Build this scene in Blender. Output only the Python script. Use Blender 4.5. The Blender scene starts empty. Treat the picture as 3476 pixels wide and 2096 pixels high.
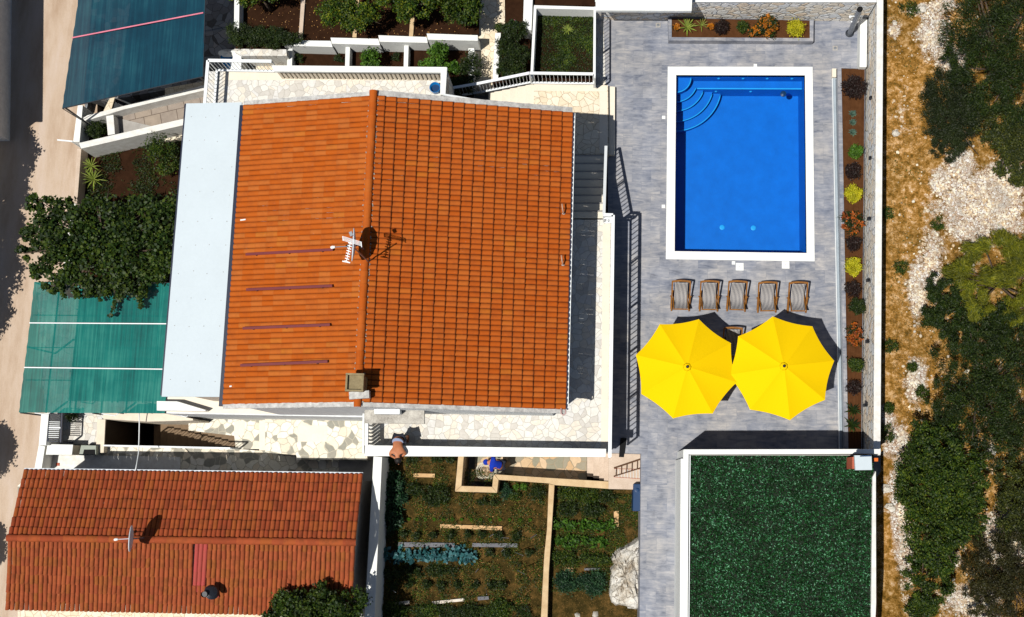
import bpy, bmesh, math, random
import numpy as np
from mathutils import Vector, Matrix, Quaternion

scn = bpy.context.scene
COL = scn.collection
random.seed(7)
NR = np.random.default_rng(11)

# ------------------------------------------------------------------ camera
H = 36.0                       # metres above the pool deck
FPX, CX, CY = 3800.0, 1738.0, 1048.0   # lens measured in photograph pixels
_d = Vector((292, -592, -FPX)).normalized()          # straight down, seen from the camera
_x = Vector((54000, -1088, FPX)).normalized()        # along the pool's short side
Zw = -_d
Xw = (_x - Zw * _x.dot(Zw)).normalized()
Yw = Zw.cross(Xw)
ROT = Matrix((Xw, Yw, Zw))
cam_data = bpy.data.cameras.new("camera")
cam = bpy.data.objects.new("camera", cam_data)
COL.objects.link(cam)
cam_data.sensor_width = 36.0
cam_data.lens = 36.0 * FPX / 3476.0
cam_data.clip_start = 0.5
cam_data.clip_end = 2000
cam.matrix_world = Matrix.Translation((0, 0, H)) @ ROT.to_4x4()
scn.camera = cam


def P(px, py, z=0.0):
    """the point of the place at height z that the photograph shows at (px, py)"""
    r = ROT @ Vector((px - CX, -(py - CY), -FPX))
    t = (z - H) / r.z
    return Vector((r.x * t, r.y * t, z))


# ------------------------------------------------------------------ light
SUN_TO = Vector((-0.335, -0.272, 1.0)).normalized()
sun_d = bpy.data.lights.new("sun", 'SUN')
sun_d.energy = 5.0
sun_d.angle = math.radians(0.5)
sun_d.color = (1.0, 0.965, 0.9)
sun = bpy.data.objects.new("sun", sun_d)
COL.objects.link(sun)
sun.rotation_euler = SUN_TO.to_track_quat('Z', 'Y').to_euler()
world = bpy.data.worlds.new("World")
scn.world = world
world.use_nodes = True
wt = world.node_tree
wt.nodes.clear()
sky = wt.nodes.new('ShaderNodeTexSky')
sky.sky_type = 'NISHITA'
sky.sun_disc = False
sky.sun_elevation = math.asin(SUN_TO.z)
sky.sun_rotation = math.atan2(SUN_TO.x, SUN_TO.y)
bg = wt.nodes.new('ShaderNodeBackground')
bg.inputs[1].default_value = 0.05
wo = wt.nodes.new('ShaderNodeOutputWorld')
wt.links.new(sky.outputs[0], bg.inputs[0])
wt.links.new(bg.outputs[0], wo.inputs[0])
scn.view_settings.view_transform = 'Standard'
scn.view_settings.look = 'None'
scn.view_settings.exposure = -0.1
scn.view_settings.gamma = 1.0
scn.cycles.max_bounces = 5
scn.cycles.diffuse_bounces = 1
scn.cycles.transparent_max_bounces = 12

# ------------------------------------------------------------------ materials


class N:
    def __init__(s, name):
        s.m = bpy.data.materials.new(name)
        s.m.use_nodes = True
        s.t = s.m.node_tree
        s.t.nodes.clear()
        s.out = s.t.nodes.new('ShaderNodeOutputMaterial')
        s.b = s.t.nodes.new('ShaderNodeBsdfPrincipled')
        s.t.links.new(s.b.outputs[0], s.out.inputs[0])
        s.tc = s.t.nodes.new('ShaderNodeTexCoord')

    def n(s, typ, **kw):
        nd = s.t.nodes.new('ShaderNode' + typ)
        for k, v in kw.items():
            if k.startswith('i_'):
                nd.inputs[k[2:].replace('_', ' ')].default_value = v
            else:
                setattr(nd, k, v)
        return nd

    def l(s, a, b):
        s.t.links.new(a, b)

    def coords(s, scale=(1, 1, 1), rot=(0, 0, 0), src='Object'):
        mp = s.n('Mapping')
        mp.inputs['Scale'].default_value = scale
        mp.inputs['Rotation'].default_value = rot
        s.l(s.tc.outputs[src], mp.inputs[0])
        return mp.outputs[0]

    def noise(s, scale, detail=5, rough=.55, vec=None, dist=0):
        nd = s.n('TexNoise')
        nd.inputs['Scale'].default_value = scale
        nd.inputs['Detail'].default_value = detail
        nd.inputs['Roughness'].default_value = rough
        nd.inputs['Distortion'].default_value = dist
        s.l(vec if vec is not None else s.tc.outputs['Object'], nd.inputs['Vector'])
        return nd.outputs['Fac']

    def ramp(s, fac, stops, interp='LINEAR'):
        r = s.n('ValToRGB')
        r.color_ramp.interpolation = interp
        e = r.color_ramp.elements
        while len(e) < len(stops):
            e.new(0.5)
        for k, (p, c) in enumerate(stops):
            e[k].position = p
            e[k].color = (c[0], c[1], c[2], 1)
        s.l(fac, r.inputs[0])
        return r.outputs[0]

    def mix(s, fac, a, b, mode='MIX'):
        m = s.n('MixRGB', blend_type=mode)
        for k, v in ((0, fac), (1, a), (2, b)):
            if isinstance(v, (int, float)):
                m.inputs[k].default_value = v
            elif isinstance(v, tuple):
                m.inputs[k].default_value = (v[0], v[1], v[2], 1)
            else:
                s.l(v, m.inputs[k])
        return m.outputs[0]

    def bump(s, h, strength=.3, dist=.02):
        b = s.n('Bump')
        b.inputs['Strength'].default_value = strength
        b.inputs['Distance'].default_value = dist
        s.l(h, b.inputs['Height'])
        s.l(b.outputs[0], s.b.inputs['Normal'])

    def done(s, col=None, rough=.8, spec=.3, metal=0):
        if col is not None:
            if isinstance(col, tuple):
                s.b.inputs['Base Color'].default_value = (col[0], col[1], col[2], 1)
            else:
                s.l(col, s.b.inputs['Base Color'])
        s.b.inputs['Roughness'].default_value = rough
        s.b.inputs['Specular IOR Level'].default_value = spec
        s.b.inputs['Metallic'].default_value = metal
        return s.m


def plain(name, c, var=.12, scale=2.5, rough=.75, spec=.3, bump=.15, bscale=60, metal=0, c2=None):
    """a colour with large soft weathering and a fine grain"""
    s = N(name)
    c2 = c2 or tuple(v * (1 - var * 2) for v in c)
    f = s.noise(scale, 7, .65)
    g = s.noise(scale * 14, 3, .6)
    k = s.mix(.35, f, g)
    col = s.ramp(k, [(.34, c2), (.62, c)])
    if bump:
        s.bump(s.noise(bscale, 4), bump, .01)
    return s.done(col, rough, spec, metal)


def paving(name, cols, joint, scale=2.6, jw=.035, rough=.7, warp=.25, dark=None):
    """crazy paving: irregular flat stones with mortar joints"""
    s = N(name)
    wn = s.n('TexNoise')
    wn.inputs['Scale'].default_value = 1.6
    s.l(s.tc.outputs['Object'], wn.inputs['Vector'])
    v = s.mix(warp, s.tc.outputs['Object'], wn.outputs['Color'], 'ADD')
    a = s.n('TexVoronoi', feature='F1', voronoi_dimensions='2D')
    b = s.n('TexVoronoi', feature='DISTANCE_TO_EDGE', voronoi_dimensions='2D')
    for q in (a, b):
        q.inputs['Scale'].default_value = scale
        s.l(v, q.inputs['Vector'])
    sp = s.n('SeparateColor')
    s.l(a.outputs['Color'], sp.inputs[0])
    stops = [(i / len(cols), c) for i, c in enumerate(cols)]
    col = s.ramp(sp.outputs[0], stops, 'CONSTANT')
    grain = s.noise(9, 6, .6)
    col = s.mix(.35, col, s.ramp(grain, [(.3, (.55, .52, .48)), (.7, (1, 1, 1))]), 'MULTIPLY')
    e = s.n('Math', operation='LESS_THAN')
    e.inputs[1].default_value = jw
    s.l(b.outputs['Distance'], e.inputs[0])
    col = s.mix(e.outputs[0], col, joint)
    s.bump(s.ramp(b.outputs['Distance'], [(0, (0, 0, 0)), (.06, (1, 1, 1))]), .5, .012)
    return s.done(col, rough, .3)


def leafy(name, cols, rough=.55, trans=.3, spec=.35):
    s = N(name)
    g = s.n('NewGeometry')
    col = s.ramp(g.outputs['Random Per Island'], [(i / max(1, len(cols) - 1), c) for i, c in enumerate(cols)])
    col = s.mix(.5, col, s.ramp(s.noise(1.8, 4, .6), [(.38, (.4, .4, .4)), (.62, (1.7, 1.65, 1.3))]), 'MULTIPLY')
    s.done(col, rough, spec)
    tr = s.n('BsdfTranslucent')
    s.l(col, tr.inputs[0])
    mx = s.n('MixShader')
    mx.inputs[0].default_value = trans
    s.l(s.b.outputs[0], mx.inputs[1])
    s.l(tr.outputs[0], mx.inputs[2])
    s.l(mx.outputs[0], s.out.inputs[0])
    return s.m


def tile_mat(name, cols, stain, stain_amt=.35, grime=.75, course_shade=.9):  # grime is the strength of the shade painted in the valleys between tiles
    s = N(name)
    fl = s.n('VectorMath', operation='FLOOR')
    s.l(s.tc.outputs['UV'], fl.inputs[0])
    wn = s.n('TexWhiteNoise', noise_dimensions='2D')
    s.l(fl.outputs[0], wn.inputs['Vector'])
    big = s.noise(.55, 4, .6)
    f = s.mix(.45, wn.outputs['Value'], big)
    col = s.ramp(f, [(i / (len(cols) - 1), c) for i, c in enumerate(cols)])
    st = s.noise(3.2, 8, .7)
    col = s.mix(s.ramp(st, [(.46, (0, 0, 0)), (.70, (stain_amt,) * 3)]), col, stain)
    sp = s.noise(26, 2, .5)
    col = s.mix(s.ramp(sp, [(.74, (0, 0, 0)), (.78, (.35, .35, .35))]), col, (.75, .5, .38))
    # shade lines painted dark along the laps and valleys between tiles
    fr_ = s.n('VectorMath', operation='FRACTION')
    s.l(s.tc.outputs['UV'], fr_.inputs[0])
    sx = s.n('SeparateXYZ')
    s.l(fr_.outputs[0], sx.inputs[0])
    wob = s.noise(7, 3, .6)
    gu = s.ramp(sx.outputs[0], [(.0, (1, 1, 1)), (.07, (.75, .75, .75)), (.17, (0, 0, 0)), (.90, (0, 0, 0)), (.99, (.8, .8, .8))])
    gv = s.ramp(sx.outputs[1], [(.0, (1, 1, 1)), (.05, (.7, .7, .7)), (.10, (0, 0, 0)), (.97, (0, 0, 0)), (1, (.5, .5, .5))])
    gm = s.mix(1.0, s.mix(1.0, gu, (grime, grime, grime), 'MULTIPLY'), s.mix(1.0, gv, (course_shade, course_shade, course_shade), 'MULTIPLY'), 'LIGHTEN')
    gm = s.mix(1.0, gm, s.ramp(wob, [(.3, (.6, .6, .6)), (.6, (1, 1, 1))]), 'MULTIPLY')
    col = s.mix(gm, col, (.045, .012, .006))
    s.bump(s.noise(70, 3), .25, .006)
    return s.done(col, .85, .18)


M = {}
M['white'] = plain('white_masonry_paint', (.86, .87, .84), var=.04, c2=(.74, .75, .72), rough=.8)
M['white_metal'] = plain('white_metal_paint', (.82, .85, .86), var=.04, rough=.4, bump=0)
M['white_roof'] = plain('white_sheet_roof', (.54, .61, .65), var=.03, scale=.8, rough=.6, bump=0)
M['roughcast'] = plain('roughcast_render', (.78, .80, .80), var=.12, scale=6, bump=.9, bscale=38)
M['cream'] = plain('cream_render', (.80, .70, .56), var=.08, scale=3)
M['beige_stone'] = plain('beige_marble_slab', (.82, .74, .60), var=.07, scale=1.4, rough=.5)
M['pale_cap'] = plain('pale_stone_cap', (.80, .80, .76), c2=(.60, .57, .52), scale=5)
M['verge'] = plain('weathered_mortar', (.62, .61, .58), c2=(.26, .25, .24), scale=7, bump=.8, bscale=30)
M['mortar'] = plain('dirty_mortar', (.42, .36, .30), c2=(.12, .10, .08), scale=9, bump=.6)
M['stained'] = plain('stained_and_shaded_grey', (.55, .52, .46), c2=(.16, .14, .12), scale=3.4, bump=.4)  # stains on the canopy and flue; shade colour on the garden rock
M['concrete'] = plain('pinkish_concrete', (.62, .50, .40), c2=(.46, .35, .26), scale=2.2, bump=.4)
M['tan_cap'] = plain('tan_concrete_cap', (.62, .46, .27), c2=(.46, .31, .16), scale=3.5, bump=.4)
M['grey_cement'] = plain('grey_cement', (.42, .40, .37), c2=(.28, .26, .24), scale=3, bump=.4)
M['dark_metal'] = plain('dark_metal', (.02, .025, .035), rough=.45, bump=0)
M['black'] = plain('black_hollow', (.006, .006, .007), rough=.9, bump=0)
M['galv'] = plain('galvanised_metal', (.30, .32, .35), rough=.45, metal=.6, bump=0)
M['dish'] = plain('dish_enamel', (.62, .68, .74), rough=.45, bump=0, var=.03)
M['steel_bed'] = plain('steel_bed', (.36, .42, .47), rough=.5, bump=0)
M['snowbar'] = plain('maroon_bar', (.17, .022, .026), rough=.55, bump=0)
M['fascia'] = plain('navy_gutter', (.018, .024, .05), rough=.4, bump=0)
M['soil'] = plain('dark_soil', (.036, .016, .008), c2=(.018, .008, .004), scale=4, rough=1, spec=.05, bump=1, bscale=22)
M['planter_soil'] = plain('brown_planter_soil', (.095, .040, .016), c2=(.060, .024, .009), scale=5, rough=1, spec=.05, bump=1, bscale=26)
M['wood'] = plain('pale_plank', (.62, .40, .20), c2=(.46, .27, .12), scale=5)
M['wood_white'] = plain('bleached_plank', (.72, .66, .56), c2=(.5, .44, .36), scale=6)
M['wood_grey'] = plain('grey_plank', (.17, .17, .19), c2=(.10, .10, .11), scale=5)
M['teak'] = plain('oiled_teak', (.30, .125, .018), c2=(.14, .05, .008), scale=9, rough=.5, bump=0)
M['rock'] = plain('limestone', (.78, .75, .68), c2=(.50, .42, .32), scale=5, bump=1, bscale=12)
M['stone_bits'] = leafy('rubble_stone', [(.38, .27, .18), (.56, .47, .38), (.72, .69, .63), (.46, .35, .25), (.66, .62, .56)], rough=.9, trans=0, spec=.1)


def mk_rock():
    s = N('cracked_limestone')
    big = s.noise(1.6, 8, .7)
    col = s.ramp(big, [(.35, (.40, .33, .24)), (.48, (.66, .62, .54)), (.62, (.80, .78, .73))])
    wn = s.n('TexNoise')
    wn.inputs['Scale'].default_value = 2.5
    wn.inputs['Detail'].default_value = 6
    s.l(s.tc.outputs['Object'], wn.inputs['Vector'])
    v = s.mix(.6, s.tc.outputs['Object'], wn.outputs['Color'], 'ADD')
    vb = s.n('TexVoronoi', feature='DISTANCE_TO_EDGE')
    vb.inputs['Scale'].default_value = 2.4
    s.l(v, vb.inputs['Vector'])
    crack = s.ramp(vb.outputs['Distance'], [(0, (1, 1, 1)), (.035, (0, 0, 0))])
    col = s.mix(crack, col, (.12, .08, .05))
    pit = s.ramp(s.noise(17, 5, .75), [(.60, (0, 0, 0)), (.68, (.85, .85, .85))])
    col = s.mix(pit, col, (.30, .20, .12))
    s.bump(s.mix(.5, s.noise(11, 8, .75), vb.outputs['Distance']), 1, .09)
    return s.done(col, .95, .1)


M['rock'] = mk_rock()
M['bark'] = plain('bark', (.10, .07, .05), c2=(.05, .035, .025), scale=8, bump=.8, bscale=30)
M['blue_plastic'] = plain('blue_plastic', (.003, .15, .42), rough=.35, bump=0, var=.05)
M['blue_tank'] = plain('blue_tank', (.003, .035, .11), rough=.45, bump=0, var=.05)
M['skin'] = plain('sunlit_skin', (.50, .19, .09), c2=(.38, .13, .055), scale=6, rough=.55, bump=0)
M['hair'] = plain('dark_hair', (.012, .009, .008), rough=.6, bump=.3, bscale=120)
M['shorts'] = plain('dark_shorts', (.02, .022, .035), rough=.9)
M['shirt_blue'] = plain('royal_blue_cotton', (.004, .035, .42), c2=(.003, .022, .27), scale=7, rough=.9)
M['rope'] = plain('hose_pale', (.68, .62, .5), rough=.6, bump=0)
M['yellow'] = None
M['brick_red'] = plain('red_brick', (.45, .11, .06), scale=6)
M['orange'] = plain('orange_plastic', (.75, .16, .02), rough=.5, bump=0)
M['pipe'] = plain('clay_pipe', (.50, .30, .20), rough=.7)

M['pave_white'] = paving('white_crazy_paving', [(.76, .74, .68), (.72, .71, .68), (.78, .76, .70), (.62, .59, .54), (.77, .71, .61)], (.47, .44, .39), 5.0, .030, warp=.35)
M['pave_cream'] = paving('cream_crazy_paving', [(.82, .72, .54), (.84, .76, .60), (.78, .66, .48), (.80, .70, .54)], (.44, .34, .22), 4.6, .030, warp=.35)
M['pave_mix'] = paving('patchwork_crazy_paving', [(.84, .80, .68), (.82, .76, .62), (.36, .34, .28), (.86, .82, .72), (.80, .70, .55), (.32, .31, .26)], (.50, .46, .36), 4.0, .045, warp=.5)
M['pave_tan'] = paving('tan_crazy_paving', [(.62, .44, .26), (.34, .30, .22), (.68, .50, .32), (.30, .28, .20), (.60, .40, .22)], (.34, .27, .18), 3.6, .04, warp=.5)
M['pave_grey'] = paving('grey_crazy_paving', [(.30, .31, .33), (.20, .20, .21), (.36, .35, .35), (.10, .10, .10), (.24, .26, .28)], (.09, .09, .09), 3.8, .03, warp=.4)
M['clad'] = paving('stone_cladding', [(.60, .53, .43), (.66, .63, .57), (.56, .55, .52), (.64, .52, .39), (.62, .62, .61)], (.34, .32, .29), 3.4, .035, warp=.6)


def mk_wallclad():
    s = N('stone_cladding_wall')
    wn = s.n('TexNoise')
    wn.inputs['Scale'].default_value = 3
    s.l(s.tc.outputs['Object'], wn.inputs['Vector'])
    v = s.mix(.3, s.coords((1, 1, 1.4)), wn.outputs['Color'], 'ADD')
    a = s.n('TexVoronoi', feature='F1')
    b = s.n('TexVoronoi', feature='DISTANCE_TO_EDGE')
    for q in (a, b):
        q.inputs['Scale'].default_value = 3.6
        s.l(v, q.inputs['Vector'])
    sp = s.n('SeparateColor')
    s.l(a.outputs['Color'], sp.inputs[0])
    col = s.ramp(sp.outputs[0], [(0, (.82, .74, .62)), (.35, (.84, .82, .77)), (.6, (.74, .76, .77)), (.8, (.84, .70, .54)), (.95, (.84, .83, .82))], 'CONSTANT')
    col = s.mix(.4, col, s.ramp(s.noise(8, 6), [(.3, (.6, .58, .55)), (.7, (1.1, 1.1, 1.1))]), 'MULTIPLY')
    col = s.mix(s.ramp(b.outputs['Distance'], [(.02, (1, 1, 1)), (.035, (0, 0, 0))]), col, (.46, .44, .41))
    s.bump(s.ramp(b.outputs['Distance'], [(0, (0, 0, 0)), (.12, (1, 1, 1))]), .8, .03)
    return s.done(col, .85)


M['wallclad'] = mk_wallclad()


def mk_deck():
    s = N('slate_look_tiles')
    br = s.n('TexBrick')
    br.offset = .5
    br.inputs['Scale'].default_value = 1
    br.inputs['Brick Width'].default_value = .62
    br.inputs['Row Height'].default_value = .41
    br.inputs['Mortar Size'].default_value = .0035
    br.inputs['Color1'].default_value = (0, 0, 0, 1)
    br.inputs['Color2'].default_value = (1, 1, 1, 1)
    br.inputs['Mortar'].default_value = (.4, .4, .4, 1)
    s.l(s.tc.outputs['Object'], br.inputs['Vector'])
    # each tile shifts the veins, so they break at the tile edges
    off = s.mix(1.0, s.coords((1.5, 6.5, 1), (0, 0, math.radians(12))), s.mix(1.0, br.outputs['Color'], (2.5, 3, 0), 'MULTIPLY'), 'ADD')
    streak = s.noise(1.15, 9, .66, off, .9)
    blot = s.noise(2.6, 5, .55)
    patch = s.noise(.9, 3, .5)
    col = s.ramp(s.mix(.38, streak, blot), [(.35, (.080, .098, .135)), (.45, (.195, .212, .248)), (.54, (.285, .292, .312)), (.64, (.42, .41, .40))])
    col = s.mix(.35, col, s.ramp(patch, [(.35, (.36, .41, .54)), (.65, (.60, .54, .48))]), 'OVERLAY')
    col = s.mix(.20, col, s.ramp(br.outputs['Color'], [(0, (.15, .16, .21)), (1, (.50, .47, .45))]))
    col = s.mix(br.outputs['Fac'], col, (.19, .2, .23))
    return s.done(col, .6, .3)


M['deck'] = mk_deck()


def mk_fabric_yellow():
    s = N('yellow_canopy_cloth')
    s.done((.92, .60, .0), .85, .1)
    s.bump(s.noise(130, 2), .08, .004)
    tr = s.n('BsdfTranslucent')
    tr.inputs[0].default_value = (.8, .45, 0, 1)
    mx = s.n('MixShader')
    mx.inputs[0].default_value = .12
    s.l(s.b.outputs[0], mx.inputs[1])
    s.l(tr.outputs[0], mx.inputs[2])
    s.l(mx.outputs[0], s.out.inputs[0])
    return s.m


M['yellow'] = mk_fabric_yellow()


def mk_stripes():
    s = N('striped_canvas')
    sx = s.n('SeparateXYZ')
    s.l(s.tc.outputs['UV'], sx.inputs[0])
    mm = s.n('Math', operation='FRACT')
    mu = s.n('Math', operation='MULTIPLY')
    mu.inputs[1].default_value = 10
    s.l(sx.outputs[0], mu.inputs[0])
    s.l(mu.outputs[0], mm.inputs[0])
    col = s.ramp(mm.outputs[0], [(0, (.02, .025, .055)), (.52, (.56, .53, .49)), (.99, (.56, .53, .49))], 'CONSTANT')
    return s.done(col, .9, .1)


M['stripes'] = mk_stripes()


def mk_net(name, ca, cb, cc, alpha, along=(14, .35, 1)):
    s = N(name)
    st = s.noise(1.0, 6, .6, s.coords(along))
    bl = s.noise(.5, 4, .6)
    fine = s.noise(1.0, 2, .5, s.coords((160, 160, 1)))
    f = s.mix(.5, st, bl)
    col = s.ramp(f, [(.36, ca), (.5, cb), (.66, cc)])
    col = s.mix(.25, col, s.ramp(fine, [(.3, (.5, .5, .5)), (.7, (1.2, 1.2, 1.2))]), 'MULTIPLY')
    s.done(col, .8, .2)
    tp = s.n('BsdfTransparent')
    mx = s.n('MixShader')
    mx.inputs[0].default_value = alpha
    s.l(s.b.outputs[0], mx.inputs[1])
    s.l(tp.outputs[0], mx.inputs[2])
    s.l(mx.outputs[0], s.out.inputs[0])
    return s.m


M['net_dark'] = mk_net('dark_teal_net', (.001, .026, .050), (.002, .045, .075), (.012, .085, .115), .04)
M['net_green'] = mk_net('green_teal_net', (.001, .080, .076), (.003, .150, .130), (.045, .26, .21), .08)


def mk_road():
    s = N('dusty_concrete_road')
    f = s.noise(.8, 8, .65, s.coords((2.2, .5, 1)))
    col = s.ramp(f, [(.3, (.42, .30, .21)), (.5, (.53, .41, .31)), (.7, (.58, .47, .39))])
    g = s.noise(30, 3)
    col = s.mix(.3, col, s.ramp(g, [(.3, (.6, .6, .6)), (.7, (1.1, 1.1, 1.1))]), 'MULTIPLY')
    cr = s.noise(2.3, 9, .8)
    col = s.mix(s.ramp(cr, [(.62, (0, 0, 0)), (.72, (.5, .5, .5))]), col, (.38, .20, .10))
    s.bump(g, .3, .01)
    return s.done(col, .95, .1)


M['road'] = mk_road()


def mk_liner():
    s = N('blue_pool_liner')
    f = s.noise(55, 4, .6)
    g = s.noise(2.0, 4, .6)
    col = s.ramp(s.mix(.45, f, g), [(.35, (.0, .125, .46)), (.65, (.001, .175, .62))])
    return s.done(col, .5, .3)


M['liner'] = mk_liner()
M['nosing'] = plain('pale_blue_nosing', (.03, .42, .80), rough=.5, bump=0, var=.05)


def mk_water():
    s = N('clear_pool_water')
    w = s.n('TexNoise')
    w.inputs['Scale'].default_value = 5
    w.inputs['Detail'].default_value = 3
    s.l(s.tc.outputs['Object'], w.inputs['Vector'])
    b = s.n('Bump')
    b.inputs['Strength'].default_value = .12
    b.inputs['Distance'].default_value = .05
    s.l(w.outputs['Fac'], b.inputs['Height'])
    tp = s.n('BsdfTransparent')
    tp.inputs[0].default_value = (.72, .90, 1.0, 1)
    gl = s.n('BsdfGlossy')
    gl.inputs['Roughness'].default_value = .03
    s.l(b.outputs[0], gl.inputs['Normal'])
    fr = s.n('Fresnel')
    fr.inputs[0].default_value = 1.33
    s.l(b.outputs[0], fr.inputs['Normal'])
    mx = s.n('MixShader')
    s.l(fr.outputs[0], mx.inputs[0])
    s.l(tp.outputs[0], mx.inputs[1])
    s.l(gl.outputs[0], mx.inputs[2])
    s.l(mx.outputs[0], s.out.inputs[0])
    return s.m


M['water'] = mk_water()
M['tiles_main'] = tile_mat('orange_roof_tile', [(.39, .088, .006), (.44, .100, .012), (.41, .080, .005), (.44, .108, .014), (.45, .155, .000)], (.16, .035, .01))
M['tiles_west'] = tile_mat('orange_roof_tile_sunlit', [(.40, .086, .006), (.44, .103, .012), (.42, .086, .005), (.45, .122, .020), (.45, .150, .000)], (.20, .045, .012), grime=.42, course_shade=.10)  # sunlit slope copy: shade lines painted weaker than on the right slope
M['tiles_old'] = tile_mat('old_red_roof_tile', [(.31, .060, .022), (.27, .052, .018), (.35, .074, .024), (.32, .080, .018), (.34, .066, .032)], (.12, .035, .012), .6, .6, .55)
M['tiles_old_low'] = tile_mat('old_red_roof_tile_low', [(.31, .068, .026), (.28, .062, .022), (.34, .080, .028), (.29, .085, .020), (.33, .070, .034)], (.13, .04, .012), .6, .7, .06)  # lower slope copy, course shade painted much weaker
M['tile_pink'] = tile_mat('pink_painted_tile', [(.40, .060, .055), (.36, .068, .052), (.43, .055, .060)], (.3, .06, .04), grime=.15, course_shade=.0)

M['lf_dark'] = leafy('leaf_dark', [(.006, .016, .003), (.015, .034, .004), (.045, .066, .007)])
M['lf_mid'] = leafy('leaf_mid', [(.008, .024, .003), (.026, .060, .005), (.10, .135, .010)])
M['lf_citrus'] = leafy('leaf_citrus', [(.008, .028, .003), (.024, .065, .004), (.070, .12, .008), (.20, .22, .012)])
M['lf_juniper'] = leafy('leaf_juniper', [(.008, .015, .005), (.017, .028, .007), (.032, .044, .012)])
M['lf_vine'] = leafy('leaf_vine', [(.008, .022, .003), (.020, .048, .004), (.065, .095, .008)])
M['lf_row'] = leafy('leaf_row', [(.015, .05, .004), (.04, .11, .008), (.10, .22, .02)])
M['lf_gorse'] = leafy('leaf_gorse', [(.045, .065, .006), (.13, .145, .009), (.26, .25, .014)])
M['lf_olive'] = leafy('leaf_olive', [(.014, .024, .005), (.032, .044, .008), (.10, .11, .015)])
M['lf_brown'] = leafy('leaf_brown', [(.016, .018, .005), (.035, .036, .008), (.055, .046, .014)])
M['lf_yellow'] = leafy('leaf_yellow', [(.45, .42, .012), (.62, .55, .02), (.32, .36, .012)])
M['lf_purple'] = leafy('leaf_purple', [(.014, .006, .006), (.03, .012, .010), (.02, .016, .012)])
M['lf_lime'] = leafy('leaf_lime', [(.025, .08, .005), (.06, .15, .010), (.12, .24, .02)])
M['lf_teal'] = leafy('leaf_teal', [(.012, .07, .08), (.03, .13, .15), (.07, .21, .25)])
M['lf_artichoke'] = leafy('leaf_artichoke', [(.006, .026, .012), (.014, .052, .024), (.04, .10, .04)])
M['lf_agave'] = leafy('leaf_agave', [(.07, .14, .11), (.13, .22, .17)])
M['lf_yucca'] = leafy('leaf_yucca', [(.16, .24, .03), (.36, .42, .09), (.24, .34, .05)])
M['flower_orange'] = leafy('flower_orange', [(.42, .13, .004), (.55, .20, .006), (.28, .06, .004)])
M['flower_red'] = leafy('flower_red', [(.30, .06, .01), (.45, .12, .01), (.18, .03, .01)])
M['straw'] = leafy('straw', [(.30, .13, .035), (.50, .27, .09), (.20, .08, .02)], trans=.1)
M['dry_grass'] = leafy('dry_grass', [(.20, .11, .025), (.36, .21, .06), (.10, .085, .015), (.50, .34, .14)], trans=.2)


def mk_leafmat():
    s = N('glossy_plastic_leaf')
    g = s.n('NewGeometry')
    col = s.ramp(g.outputs['Random Per Island'], [(0, (.002, .014, .002)), (.5, (.005, .038, .006)), (.74, (.014, .090, .018)), (.88, (.05, .20, .085)), (1, (.16, .36, .22))])
    tone = s.ramp(s.noise(.9, 4, .6), [(.35, (.62, .62, .5)), (.5, (1, 1, 1)), (.66, (1.25, 1.2, 1.2))])
    row = s.ramp(s.noise(1.0, 2, .5, s.coords((1.2, 9, 1))), [(.35, (.7, .7, .7)), (.6, (1.1, 1.1, 1.1))])
    col = s.mix(1.0, s.mix(1.0, col, tone, 'MULTIPLY'), row, 'MULTIPLY')
    s.done(col, .6, .15)
    return s.m


M['plastic_leaf'] = mk_leafmat()

# ------------------------------------------------------------------ object helpers


def tag(o, label=None, cat=None, group=None, kind=None):
    if label:
        o['label'] = label
    if cat:
        o['category'] = cat
    if group:
        o['group'] = group
    if kind:
        o['kind'] = kind
    return o


def wloc(o):
    v = Vector((0, 0, 0))
    while o is not None:
        v = v + o.location
        o = o.parent
    return v


def empty(name, loc, label=None, cat=None, group=None):
    o = bpy.data.objects.new(name, None)
    COL.objects.link(o)
    o.location = loc
    o.empty_display_size = .2
    return tag(o, label, cat, group)


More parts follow.
